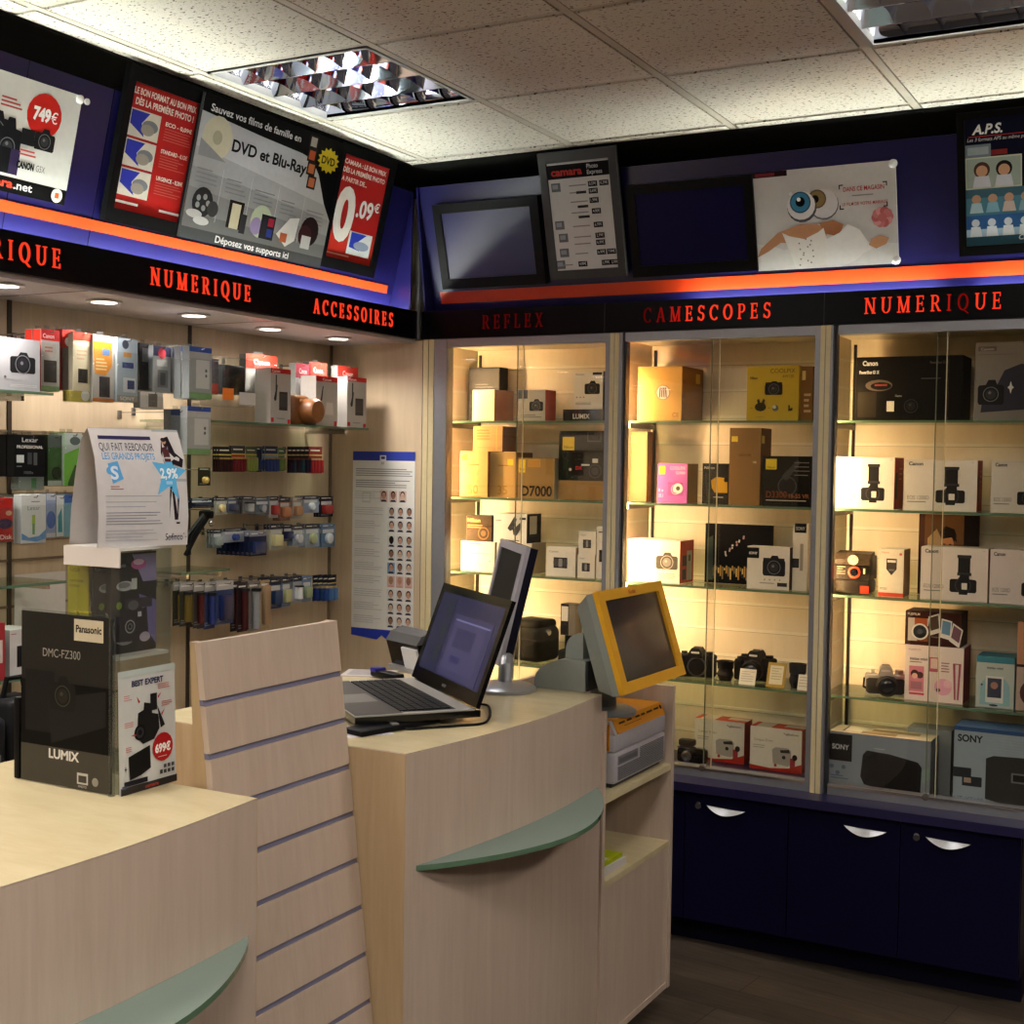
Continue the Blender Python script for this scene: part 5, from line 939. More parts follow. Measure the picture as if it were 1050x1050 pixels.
b = MB(); lslab(b, LH, wd, fd, Z_, .002, LWd-.002, .002, .298, -.0058, -.003, col((168, 166, 162), .3, .3)); b.canvas(LH+fd*.298-Z_*.0028, wd*LWd, -fd*.296); b.r(.015, .0, .985, .40, '3c3937'); b.r(.04, .41, .95, .86, '242322'); b.r(.35, .06, .58, .36, '6c6864'); b.bw('palm_rest', t)
b = MB()
for r_ in range(6):
    for k in range(18):
        x = .03+.0243*k; y_ = .055+.0215*r_; lslab(b, LH, wd, fd, Z_, x, x+.0215, y_, y_+.0185, -.0028, .0005, '1a1a1c')
b.bw('keyboard', t)['kind'] = 'stuff'
th = math.radians(19.5); bk = -fd; up2 = Z_*math.cos(th)+bk*math.sin(th); nf = up2.cross(wd); nf = nf if nf.dot(fd) > 0 else -nf; LHH = .272
b = MB(); lslab(b, LH, wd, up2, nf, 0, LWd, .0, LHH, -.010, -.001, BLACKG)
for a in ((0, .022, 0, LHH), (LWd-.022, LWd, 0, LHH), (.022, LWd-.022, 0, .034), (.022, LWd-.022, LHH-.022, LHH)): lslab(b, LH, wd, up2, nf, a[0], a[1], a[2], a[3], -.001, .001, BLACKG)
b.bw('lid', t)
b = MB(); lslab(b, LH, wd, up2, nf, .0225, LWd-.0225, .0345, LHH-.0225, -.0008, .0, screen_mat((42, 41, 72), .42)); 
O = LH+wd*(LWd-.0225)+up2*(LHH-.0225)+nf*.0002; b.canvas(O, -wd*(LWd-.045), -up2*(LHH-.057)); ss = lambda c_: screen_mat(c_, .45, .2)
b.r(.0, .0, .28, 1, ss((30, 34, 62))); 
for k in range(3): b.r(.14, .08+.28*k, .27, .31+.28*k, ss((18, 26, 54))); b.r(.165, .1+.28*k, .245, .29+.28*k, ss((26, 40, 50)))
b.r(.33, .22, .93, .98, ss((56, 54, 88))); b.r(.36, .30, .85, .9, ss((64, 61, 96))); b.r(.42, .38, .72, .62, ss((46, 46, 82))); b.r(.36, .28, .9, .30, ss((110, 108, 150))); b.r(.45, .72, .6, .8, ss((40, 42, 88))); b.bw('screen', t)
b = MB(); b.canvas(LH+wd*(LWd*.53)+up2*.026+nf*.0012, -wd*.04, -up2*.018); b.t('acer', .1, .75, .6, '707074', maxw=.8); b.bw('badge', t)
b = MB(); e0 = LH+fd*.235-Z_*.02; b.add([e0+p for p in (V((0, 0, 0)),)], [], BLACKG); lslab(b, LH, wd, fd, Z_, -.022, -.001, .20, .216, -.027, -.021, col((170, 168, 164), .3, .6)); b.bw('memory_stick', t)
# things under and beside the laptop
pa_, pb_ = onZ(371, 757, ZT), onZ(452, 742, ZT); dr = (pb_-pa_); an = math.atan2(dr.y, dr.x); L_ = dr.length; mid_ = (pa_+pb_)/2
tag(MB().rbox(-L_/2, L_/2, .0, .07, 0, .013, .004, col((16, 16, 18), .5)).build('laptop_stand', None, (mid_.x, mid_.y, ZT+.0015), an), 'black flat bar stand under the right edge of the laptop', 'stand')
p = onZ(368, 752, ZT); sheet('paper_sheet', 'white paper sheet under the laptop beside the slatwall panel', .16, .12, .0008, (p.x-.02, p.y+.005, ZT+.0003), .95, 'd0ccd4', cat='paper')
p = onZ(375, 692, ZT); sheet('paper_sheet', 'scribbled papers on the counter behind the laptop keyboard', .15, .12, .003, (p.x, p.y+.02, ZT+.0003), .4, 'b4aca8', lambda m: m.lines(.1, .1, .9, .9, 6, '50505c', .4), cat='paper')
p = onZ(385, 694, ZT+.01)
tt = thing('pen_box', 'dark blue topped black case on the counter behind the keyboard', 'case', (p.x+.02, p.y+.03, ZT+.0045), -.35); MB().rbox(-.06, .06, -.018, .018, 0, .018, .005, BLACK).build('body', tt); MB().rbox(-.06, -.03, -.019, .019, .012, .026, .004, col((34, 30, 120), .3)).build('blue_cap', tt)
cable = [onZ(*q, ZT+.004) for q in ((492, 722), (501, 724), (502, 735), (494, 742), (470, 744), (440, 746), (415, 747), (400, 741))]
def smooth(P_, n=6):
    out = []
    for i in range(len(P_)-1):
        a, b_, c_, d_ = P_[max(i-1, 0)], P_[i], P_[i+1], P_[min(i+2, len(P_)-1)]
        for k in range(n): u = k/n; out.append(.5*((2*b_)+(c_-a)*u+(2*a-5*b_+4*c_-d_)*u*u+(3*b_-a-3*c_+d_)*u**3))
    return out+[P_[-1]]
tag(MB().tube(smooth(cable), .0032, BLACK, n=6).bw('power_cable'), 'thin black cable looping from the laptop over the counter edge', 'cable')
# payment terminal on a printer behind the laptop
p = onZ(428, 690, ZT); t = thing('desk_printer', 'black and silver desktop telephone printer left of the laptop lid, below the identity notice', 'printer', (p.x-.02, p.y+.06, ZT+.001), -.45)
MB().prism([(-.05, 0), (.07, 0), (.07, .05), (-.03, .09), (-.075, .085)], -.09, .09, BLACKG, 'x').build('body', t); MB().prism([(-.078, .086), (-.03, .0905), (.07, .0505), (.07, .075), (-.02, .125), (-.06, .112)], -.088, .088, col((96, 98, 104), .2, .5), 'x').build('top_cover', t)
m = MB()
for k in range(9): m.box(-.05+.012*k, -.041+.012*k, -.09, -.07, .03, .034, 'c8c8c8')
MB().prism([(-.062, .012), (-.055, .01), (-.07, .075), (-.078, .072)], .0, .085, col((196, 196, 198), .4), 'x').build('keypad', t); MB().box(-.088, .088, -.07, .04, -.0005, .012, SILVER).build('tray', t)
# ============================================================ FLAT MONITOR
t = thing('flat_monitor', 'tilted silver framed flat monitor on a round foot, right of the laptop', 'monitor', (-1.735, 3.235, ZT+.001)); BRm = V((-1.773, 3.216, 1.11)); phm = 2.248; wm = V((math.cos(phm), math.sin(phm), 0)); fm_ = V((-wm.y, wm.x, 0)); fm_ = fm_ if fm_.x < 0 else -fm_
tm = math.radians(12.8); upm = Z_*math.cos(tm)-fm_*math.sin(tm); nm_ = upm.cross(wm); nm_ = nm_ if nm_.dot(fm_) > 0 else -nm_; MW, MH = .42, .342
b = MB(); lslab(b, BRm, wm, upm, nm_, 0, MW, 0, MH, -.030, -.008, col((22, 22, 34), .4)); b.bw('housing', t)
b = MB()
for a in ((0, .045, 0, MH), (MW-.03, MW, 0, MH), (.045, MW-.03, 0, .03), (.045, MW-.03, MH-.024, MH)): lslab(b, BRm, wm, upm, nm_, a[0], a[1], a[2], a[3], -.008, .004, col((164, 162, 172), .4, .2))
b.bw('bezel', t)
b = MB(); lslab(b, BRm, wm, upm, nm_, .045, MW-.03, .03, MH-.024, -.007, -.001, col((20, 20, 20), .35)); b.bw('screen', t)
fc = V((-1.745, 3.195, ZT+.001)); b = MB(); b.lathe([(.088, 0), (.088, .008), (.078, .016), (.03, .024), (.001, .026)], fc, (0, 0, 1), SILVER, n=32); b.bw('foot', t)
b = MB(); mid = BRm+wm*.17+upm*.12-nm_*.045; b.tube([fc+V((0, 0, .015)), fc+V((0, .006, .06)), fc.lerp(mid, .5)+V((0, 0, .03)), mid], .02, SILVER, n=12); b.bw('stand', t)
# ============================================================ CLEAR DISPLAY TOWER ON THE LEFT COUNTER
TX0, TX1, TY0, TY1 = onY(67, 562, 1.80).x, -1.797, 1.80, 1.935; zt = onX(118, 566, TX1).z
t = thing('display_tower', 'clear acrylic display tower of hanging disposable cameras on the front left counter', 'display tower', ((TX0+TX1)/2, (TY0+TY1)/2, ZT+.001)); g = .003
b = MB(); b.box(TX0, TX1, TY0, TY0+g, ZT+.001, zt, ACRYL).box(TX1-g, TX1, TY0+g, TY1, ZT+.001, zt, ACRYL).box(TX0, TX1, TY1, TY1+g, ZT+.001, zt, ACRYL).box(TX0, TX0+g, TY0+g, TY1, ZT+.001, zt, ACRYL); b.bw('acrylic_case', t)
MB().box(TX0+.004, TX1-.004, TY0+.004, TY1-.001, 1.30, 1.306, glass((225, 225, 220), 1.4, .05, .6)).bw('tray', t)
MB().box(TX0-.0, TX1, TY0, TY1+g, zt+.0005, zt+.006, glass((225, 225, 222), 1.4, .05, .7)).bw('top_plate', t)
MB().box(TX0, TX1+.004, TY0-.004, TY0-.001, zt-.03, zt+.006, glass((214, 206, 200), 1.4, .1, .8)).bw('price_rail', t)
# printed panels standing around the tower foot
zl = onY(70, 628, TY0).z
b = MB(); b.box(-2.045, -1.80, TY0-.0075, TY0-.006, ZT+.001, zl+.002, ACRYL); b.box(-2.04, -1.805, TY0-.012, TY0-.008, ZT+.003, zl-.002, '24221f'); b.canvas((-2.04, TY0-.0125, zl-.002), (.235, 0, 0), (0, 0, -(zl-ZT-.005)))
b.r(.60, .02, .92, .145, 'b8ac94'); b.t('Panasonic', .76, .095, .042, '14120e', 'c', bold=.03, maxw=.28); b.t('DMC-FZ300', .25, .255, .05, '8c857c', maxw=.42); b.r(0, .78, 1, 1, '3c3830'); b.t('LUMIX', .32, .845, .055, 'd0ccc4', bold=.03, maxw=.34)
b.r(0, .40, 1, .78, '0b0a0a'); b.r(.05, .34, .38, .7, '1c1a1a'); b.poly([(.3, .5), (.95, .42), (.95, .62), (.35, .76)], '1e1d1c'); b.cam(.33, .36, .62, .56, '1a1917', '26241f', '36332c')
b.r(.64, .905, .76, .97, 'b4b0a8'); b.r(.655, .92, .745, .96, '3c3830'); b.t('PHOTO', .70, .99, .014, 'b4b0a8', 'c'); b.d(.84, .945, .035, '8c887c')
pn = thing('camera_display_panel', 'black bridge camera display panel with cream name plate, standing before the tower', 'display panel', (-1.92, TY0-.012, ZT+.001)); b.bw('panel', pn)
b = MB(); b.cyl((-1.80, TY0-.014, ZT+.001), (-1.80, TY0-.014, zl), .006, ACRYL, n=12); b.bw('rounded_edge', pn)
MB().rbox(-2.062, -2.047, TY0-.012, TY0+.0, ZT+.001, ZT+.16, .003, BLACK).bw('support_foot', pn)
# flyer
fz = onX(116, 690, TX1).z; b = MB(); FX = TX1+.012
N_ = 24; zb2 = ZT+.001
vs = []; fs = []
def fpt(u, v): return V((FX-.006*(1-v), TY0-.008+.148*u, fz+(zb2-fz)*v))
for i in range(N_+1):
    for j_ in range(N_+1): vs.append(fpt(i/N_, j_/N_))
b.add(vs, [(i*(N_+1)+j_, (i+1)*(N_+1)+j_, (i+1)*(N_+1)+j_+1, i*(N_+1)+j_+1) for i in range(N_) for j_ in range(N_)], 'c4c6c4', True)
b.add([v-V((.0012, 0, 0)) for v in vs], [(i*(N_+1)+j_, i*(N_+1)+j_+1, (i+1)*(N_+1)+j_+1, (i+1)*(N_+1)+j_) for i in range(N_) for j_ in range(N_)], 'c4c6c4', True)
n0 = len(b.v); O = V((0, 0, 0)); b.canvas((0, 0, 0), (0, .148, 0), (0, 0, -(fz-zb2)))
b.r(0, .0, 1, .05, 'b8c4c0'); b.t('BEST EXPERT', .5, .135, .048, '2c2c50', 'c', bold=.035, maxw=.56)
b.poly([(.3, .56), (.32, .36), (.42, .34), (.43, .28), (.56, .30), (.57, .38), (.68, .40), (.7, .52), (.6, .6), (.4, .62)], '1a1a1a'); b.r(.54, .22, .66, .36, '1c1c1c'); b.poly([(.66, .32), (.80, .5), (.72, .52)], '202020'); b.d(.35, .52, .10, '0e0e10'); b.d(.35, .52, .07, '26262c'); b.d(.35, .52, .035, '101014')
for u, v, w in ((.08, .2, .14), (.68, .15, .22), (.74, .3, .2), (.08, .42, .16), (.1, .62, .1)): b.lines(u, v, u+w, v+.05, 3, 'c06860', .35)
for q_ in (((.30, .22), (.36, .27), (.33, .28)), ((.74, .22), (.68, .27), (.67, .25)), ((.80, .36), (.74, .42), (.73, .40)), ((.18, .53), (.28, .525), (.28, .54))): b.poly(list(q_), 'b03028')
b.poly([(.14, .70), (.52, .64), (.53, .83), (.36, .87), (.16, .89)], '141414'); b.r(.07, .79, .11, .80, '202020'); b.r(.084, .775, .096, .815, '202020'); b.r(.06, .895, .47, .935, '1c1c22')
b.d(.75, .68, .185, 'a8181c'); b.t('699€', .75, .72, .07, 'f4f0ec', 'c', bold=.045, maxw=.28); b.lines(.66, .755, .84, .77, 1, 'e0b0a8')
for k in range(4): b.r(.69+.07*k, .83 if k else .87, .74+.07*k, .86 if k else .9, '48484c'); b.r(.69+.07*k, .875, .74+.07*k, .905, '38383c')
b.r(0, .94, 1, 1.0, '2a2624'); b.t('camara', .42, .985, .03, 'a83024', bold=.02, maxw=.24); b.r(.02, .925, .1, .95, '404c60')
for k in range(n0, len(b.v)):
    p = b.v[k]; u = p.y/.148; v = -p.z/(fz-zb2); q = fpt(u, max(0, min(1, v))); b.v[k] = V((q.x+p.x+.0012, q.y, q.z))
fl_ = thing('flyer_holder', 'white camera flyer with red 699 euro disc, leaning on the tower', 'flyer', (FX, TY0+.07, ZT+.001)); b.bw('flyer', fl_)
# hanging cards inside the tower
def cardpack(name, label, w, h, loc, rot, draw, body, d=.004, cat='disposable camera', group=None, bulge=None):
    mb = MB(); mb.box(-w/2, w/2, 0, d, 0, h, body); mb.canvas((-w/2, 0, h), (w, 0, 0), (0, 0, -h)); draw(mb)
    if bulge: mb.rbox(-w*.38, w*.38, -bulge, 0.001, h*.08, h*.42, .006, '1c1a20')
    return tag(mb.build(name, None, loc, rot), label, cat, group)
def dcam(m):
    m.r(0, 0, 1, 1, '1c1a1e'); m.poly([(.0, .08), (.4, 0), (.2, .2), (0, .35)], '0e0e10'); m.poly([(.45, .02), (1, .02), (1, .3), (.7, .3)], '8c84b0'); m.d(.6, .12, .17, 'b85c98', rv=.055); m.d(.6, .10, .12, 'd8b8d4', rv=.03); m.t('Funtastic', .03, .14, .035, '98969c', maxw=.28)
    m.d(.3, .33, .19, 'b0b0b4', rv=.05); m.d(.28, .32, .13, '78787e', rv=.03); m.r(.44, .26, .56, .37, 'c0c0c0'); m.poly([(.6, .42), (1, .5), (1, .95), (.8, .8)], '6c649c'); m.d(.17, .52, .06, '708c1c'); m.d(.3, .77, .3, '7c7a80', rv=.15); m.poly([(.06, .72), (.1, .62), (.78, .56), (.82, .8), (.72, .9), (.1, .88)], '241c28'); m.r(.3, .46, .9, .56, '2c2434'); m.d(.48, .53, .12, '5c5860', rv=.05); m.d(.41, .74, .11, '9c9aa0'); m.d(.41, .74, .09, '1c1c20'); m.d(.41, .74, .055, '606068'); m.d(.41, .74, .03, '101014'); m.r(.58, .6, .66, .65, 'c8c4cc'); m.d(.74, .86, .12, 'a89cb0', rv=.05)
zc0 = 1.3075; hc = zt-zc0-.006
cardpack('disposable_camera', 'black and purple carded disposable camera at the front of the clear tower', .118, hc, (TX1-.03, TY0+.068, zc0), PI/2, dcam, '1c1a1e')
for k in range(1): cardpack('disposable_camera', 'dark carded disposable camera inside the tower, %s behind the front card' % ('directly', 'second')[k], .118, hc-.01, (TX1-.075-.04*k, TY0+.068, zc0), PI/2, dcam, '1c1a1e')
def ycam(m): m.r(0, 0, 1, .08, 'a89c10'); m.t('Kodak', .1, .22, .06, '5c5410', maxw=.5); m.lines(.1, .3, .8, .4, 2, '8c8418')
def ysm(m): m.t('Kodak', .15, .35, .14, '4c4410', maxw=.6); m.r(.3, .55, .7, .95, '24221c')
p = onY(78, 600, TY0+.03)
cardpack('film_pack', 'large yellow film card inside the tower, left of the dark camera cards', .055, zt-.004-1.3075, (onY(80, 600, 1.83).x, 1.83, 1.3075), 0, ycam, 'b0a414', cat='film pack')
for k, px in enumerate((74, 86)):
    p = onY(px, 625, TY0+.02); cardpack('film_pack', 'small yellow film box low in the tower, %s of two' % ('left', 'right')[k], .024, .075, (p.x, TY0+.02, 1.3075), 0, ysm, 'b8a814', d=.012, cat='film pack')
p = onY(103, 610, TY0+.04); cardpack('film_pack', 'dark film card inside the tower beside the yellow ones', .05, hc, (p.x, TY0+.04, 1.3075), 0, lambda m: (m.d(.5, .3, .6, '101010', rv=.3), m.d(.3, .62, .2, '8c9460'), m.d(.75, .66, .2, '8c9460')), '24221c', cat='film pack')
# tent card on the tower
b = MB(); zT = zt+.007; ca = math.radians(20); ex = V((math.sin(ca), math.cos(ca), 0)); ez = V((math.cos(ca), -math.sin(ca), 0))
A = onZ(100, 556, zT) ; 
dist = (V((TX1-.02, TY0+.0, zT))-CAM).length; A = CAM+(A-CAM)*(dist/(A-CAM).length); A.z = zT
pr = lambda u, n=None: None
Wc = .182; Hc = .222; prof = [(0, 0), (.004, .25), (-.002, .5), (-.014, .75), (-.036, .93), (-.046, 1.)]; back = [(-.046, 1.), (-.075, .9), (-.10, .6), (-.118, .3), (-.125, 0)]
vs = [A+ex*(Wc*u)+ez*o_+V((0, 0, Hc*h_)) for o_, h_ in prof+back for u in (0, 1)]
b.add(vs, [(2*k, 2*k+1, 2*k+3, 2*k+2) for k in range(len(prof)+len(back)-1)], 'cac6c6', True)
b.add([v-ez*.0012 if k < 2*len(prof) else v+ez*.0012 for k, v in enumerate(vs)], [(2*k, 2*k+2, 2*k+3, 2*k+1) for k in range(len(prof)+len(back)-1)], 'b8b2b0', True)
n0 = len(b.v); b.canvas((0, 0, 0), (Wc, 0, 0), (0, 0, -Hc))
b.r(.70, .0, 1, .45, 'a4a8b0'); b.r(.08, .065, .66, .095, '2c2850'); b.t('QUI FAIT REBONDIR', .07, .19, .068, '34344c', maxw=.6); b.t('LES GRANDS PROJETS', .08, .265, .058, '5c9cd0', bold=.01, maxw=.58)
b.poly([(.13, .30), (.24, .28), (.29, .43), (.17, .47)], '5aa4dc'); b.d(.15, .36, .04, '5aa4dc'); b.t('S', .155, .43, .11, 'd8e4f0', bold=.03); b.lines(.14, .49, .28, .53, 2, 'a87870')
for v in (.57, .62, .66): b.lines(.08, v, .7, v+.015, 1, 'a4a4ac')
b.lines(.08, .71, .7, .83, 5, '90909c', .3); b.lines(.08, .86, .66, .97, 4, 'b4b4ba', .3)
b.poly([(.78, .08), (.86, .06), (.9, .2), (.98, .26), (.96, .33), (.86, .3), (.9, .6), (.88, .78), (.84, .78), (.82, .5), (.78, .78), (.8, .5), (.76, .3), (.74, .2)], '241c24'); b.poly([(.76, .16), (.84, .14), (.84, .28), (.77, .28)], '4c2428'); b.d(.8, .105, .028, 'b08c74'); b.d(.8, .09, .03, '30221c', rv=.018)
star = [(.80+.205*(1 if k % 2 == 0 else .42)*math.sin(PI*k/5+.15), .39-.245*(1 if k % 2 == 0 else .42)*math.cos(PI*k/5+.15)) for k in range(10)]; b.poly(star, '5ab0e0')
b.t('2,9%', .80, .42, .085, 'e8f0f4', 'c', bold=.03, maxw=.2); b.lines(.76, .45, .84, .48, 2, 'd0e4f0'); b.r(.86, .8, .9, .815, '201820')
b.t('Sofinco', .74, .955, .06, '302c48', maxw=.2); b.d(.95, .90, .008, 'b08070'); b.d(.97, .93, .008, 'a08078')
def prf(h):
    for (a, b0), (c_, d0) in zip(prof, prof[1:]):
        if b0 <= h <= d0: return a+(c_-a)*(h-b0)/(d0-b0)
    return prof[-1][0] if h > .5 else 0
for k in range(n0, len(b.v)):
    p = b.v[k]; h_ = (Hc+p.z)/Hc; b.v[k] = A+ex*p.x+ez*(prf(max(0, min(1, h_)))+.0008-p.y*1.0)+V((0, 0, Hc*h_))
tag(b.bw('tent_card'), 'white folded tent card with a light blue star on top of the clear tower', 'tent card')
# ============================================================ LEFT WALL: SHELVES, HOOKS AND PACKS
def wshelf(label, px0, px1, py, X, depth, extra=None):
    a, b_ = onX(px0, py[0], X), onX(px1, py[1], X); z = (a.z+b_.z)/2 if extra is None else extra
    t = thing('wall_glass_shelf', label, 'shelf', (XL+.02, (a.y+b_.y)/2, z-.008)); m = MB(); m.box(XL+.013, X-.003, a.y, b_.y, z-.008, z, SHELFG); m.box(X-.003, X, a.y, b_.y, z-.008, z, EDGEG); m.bw('glass_plate', t)
    for y in (a.y+.04, b_.y-.04): MB().box(XL+.009, XL+.2, y-.006, y+.006, z-.024, z-.0085, CHROME).bw('bracket', t)
    return z, a.y, b_.y
zA, yA0, yA1 = wshelf('glass shelf with remote release cartons below the last downlights', 206, 378, (430, 439), -2.95, .28)
wshelf('short glass shelf on the far left holding the camera carton', -60, 55, (400, 402), -2.95, .28, 1.857)
wshelf('bare glass shelf on the left wall behind the yellow film packs', -40, 68, (602, 596), -3.0, .2, 1.312)
wshelf('small glass shelf stub under the black tripod on the left wall', 186, 236, (588, 583), -3.02, .2, 1.30)
wshelf('low glass shelf on the left wall carrying a white carton', -60, 60, (695, 692), -2.98, .2, 1.05)
def wb_(px0, py0, px1, py1, X, d, z=None):
    """front face of a pack facing the room on the plane X"""
    ym = (py0+py1)/2; a, b_ = onX(px0, ym, X).y, onX(px1, ym, X).y; zt_ = onX((px0+px1)/2, py0, X).z; zb_ = onX((px0+px1)/2, py1, X).z if z is None else z
    return dict(w=b_-a, d=d, h=max(.01, zt_-zb_), loc=(X, (a+b_)/2, zb_), rot=PI/2)
def f(m): m.r(.0, .0, 1, .10, 'b02018') if False else None; m.cam(.5, .26, .92, .66, '1a1a1c', '242428'); m.d(.42, .75, .02, '505050'); m.lines(.4, .78, .7, .82, 1, '909090'); m.lines(.5, .88, .95, .94, 2, 'b0b0b0'); m.lines(.3, .06, .5, .1, 1, 'b0b0b0')
carton('camera_box', 'white camera carton at the far left on the top wall shelf', **wb_(-22, 346, 41, 400, -2.97, .1, 1.8575), body='98989c', side='98261c', front=f)
def trig(m): m.r(0, .0, 1, .09, 'b81c1c'); m.t('Canon', .06, .075, .05, 'f0e0e0', bold=.02, maxw=.4); m.r(.24, .12, .3, .5, '303030'); m.poly([(.16, .55), (.3, .3), (.34, .3), (.28, .58), (.2, .6)], '2a2a2c'); m.r(.42, .42, .84, .76, '2e2c2c'); m.r(.46, .46, .8, .7, '3c3a3a'); m.lines(.3, .9, .7, .95, 1, '909090'); m.r(.02, .9, .16, .98, 'b02020'); m.r(.84, .92, .98, 1, 'b02020')
carton('remote_box', 'white remote release carton with red top strip, left one on the glass shelf', **wb_(277.5, 378, 298, 432, -2.97, .07, zA+.001), body='b4b1ac', side='a09c96', front=trig, cat='remote box')
def trig2(m): m.r(0, 0, 1, .11, 'b81c1c'); m.t('Canon', .3, .09, .05, 'f0e0e0', bold=.02, maxw=.4); m.poly([(.2, .5), (.3, .2), (.34, .2), (.28, .5)], '2c2c2c'); m.poly([(.45, .5), (.8, .5), (.85, .8), (.4, .8)], 'b8b4b0'); m.poly([(.48, .53), (.77, .53), (.81, .77), (.44, .77)], 'cfccc8'); m.r(.84, .9, .98, 1, 'b02020')
q = wb_(324, 386, 346, 435, -2.965, .07, zA+.001)
carton('remote_box', 'white remote release carton in the middle, right of the brown case', **q, body='b0ada8', side='9c9892', front=trig2, cat='remote box')
carton('remote_box', 'white remote release carton at the right end of the glass shelf', **wb_(356, 387, 375.5, 437, -2.965, .075, zA+.001), body='b4b1ac', side='a09c96', front=trig, cat='remote box')
# leather case
c0 = onX(310, 415, -3.0); t = thing('leather_case', 'brown leather camera case with a lens bulge between the white cartons', 'camera case', (-3.01, c0.y-.02, zA+.001), PI/2)
LTH = wood((110, 66, 30), (138, 86, 42), (9, 9, 9), .4); MB().rbox(-.056, .046, -.03, .05, 0, .108, .018, LTH, seg=4).build('body', t); MB().lathe([(.046, 0), (.045, .05), (.038, .058), (.001, .06)], (.02, -.025, .05), (0, -1, 0), LTH, n=24).build('lens_bulge', t); MB().cyl((-.02, -.031, .085), (-.02, -.034, .085), .008, CHROME).build('snap_button', t)
# clear boxed accessory
q = wb_(228, 362, 262, 412, -2.96, .10, None); t = thing('boxed_flash', 'clear plastic box holding a black accessory with orange tag', 'accessory box', (q['loc'][0], q['loc'][1], zA+.05), PI/2); w, h = q['w'], q['h']
t.name = 'hanging_clear_box'
b = MB(); b.rbox(-w/2, w/2, 0, .1, 0, h, .006, ACRYL); b.build('clear_shell', t); MB().rbox(-w*.36, w*.30, .01, .08, h*.25, h*.85, .012, BLACK).build('accessory', t); b = MB(); b.canvas((-w/2, -.001, h), (w, 0, 0), (0, 0, -h)); b.r(.0, .64, .33, .88, 'd8742c'); b.r(.5, .7, 1, .95, 'c8c4c0'); b.build('labels', t)
NPK = [0]
HOOKC = col((170, 170, 172), .25, .9)
def hook(X, y, z, lab, tip=.012):
    t = MB().tube([(XL+.005, y, z), (X+.012, y, z), (X+.016, y, z+.006)], .0016, HOOKC, n=5); t.box(XL+.001, XL+.006, y-.008, y+.008, z-.02, z+.006, HOOKC)
    return tag(t.bw('hanging_hook'), 'chrome hook carrying the '+' '.join(lab.split()[:11]), 'hook', 'chrome wall hooks')
def pack(name, base, px0, py0, px1, py1, X, make, n=1, step=.02, cat='pack', group=None, hk=True, z=None):
    q = wb_(px0, py0, px1, py1, X, .01, z); mb = MB(); make(mb, q['w'], q['h']); o = mb.build('hanging_'+name, None, q['loc'], PI/2)
    tag(o, base+(', front one' if n > 1 else ''), cat, group)
    for k in range(1, n):
        c_ = o.copy(); COL.objects.link(c_); c_.location = (q['loc'][0]-step*k, q['loc'][1], q['loc'][2]); c_['label'] = base+', %s one back' % ORD[k]
    if hk: hook(X, q['loc'][1], q['loc'][2]+q['h']-.008, base)
    return o
def batt(cc, bc, n=4, head=None, tipc='b8a070'):
    def g_(m, w, h):
        m.box(-w/2, w/2, .006, .0075, 0, h, cc); m.canvas((-w/2, .006, h), (w, 0, 0), (0, 0, -h)); m.r(0, 0, 1, .3, head or cc); m.lines(.1, .12, .9, .22, 1, 'd8d4cc'); m.r(0, .30, 1, .34, 'c8b060')
        r_ = w/n/2*.88
        for k in range(n): x = -w/2+w*(k+.5)/n; m.cyl((x, .0, h*.03), (x, .0, h*.5), r_, col(bc, .25, .3), n=8); m.cyl((x, 0, h*.5), (x, 0, h*.57), r_, col(tipc, .25, .5), n=8)
    return g_
def blis(cc, pc, head=None, shape='box', pv=(.15, .6), lab=None):
    def g_(m, w, h):
        m.box(-w/2, w/2, .012, .0135, 0, h, cc); m.canvas((-w/2, .012, h), (w, 0, 0), (0, 0, -h)); m.r(0, 0, 1, .2, head or cc); m.lines(.12, .07, .88, .15, 1, 'e0dcd8')
        if lab: m.r(.1, .24, .9, .4, lab)
        m.lines(.1, .86, .9, .96, 2, '8c8c8c')
        z0_, z1_ = h*pv[0], h*pv[1]
        if shape == 'box': m.rbox(-w*.34, w*.34, -.006, .012, z0_, z1_, min(.005, w*.1), col(pc, .2))
        elif shape == 'round': m.lathe([(min(w*.36, (z1_-z0_)/2), 0), (min(w*.36, (z1_-z0_)/2), .012), (w*.1, .016)], (0, .012, (z0_+z1_)/2), (0, -1, 0), col(pc, .2), n=14)
        else: m.cyl((0, .0, z0_), (0, .0, z1_), w*.24, col(pc, .2), n=10); m.cyl((0, 0, z1_), (0, 0, z1_+h*.06), w*.3, col('202020', .3), n=10)
    return g_
def boxp(cc, side, draw, sh=True):
    def g_(m, w, h): m.box(-w/2, w/2, 0, .03, 0, h, cc); (m.rbox(-w/2-.001, w/2+.001, -.004, .0302, -.002, h*.78, .005, ACRYL) if sh else 0); m.box(-w/2*.3, w/2*.3, .014, .016, h, h+.012, ACRYL); m.box(-w/2-.0005, -w/2+.001, .001, .029, .001, h-.001, side); m.canvas((-w/2, 0, h), (w, 0, 0), (0, 0, -h)); draw(m)
    return g_
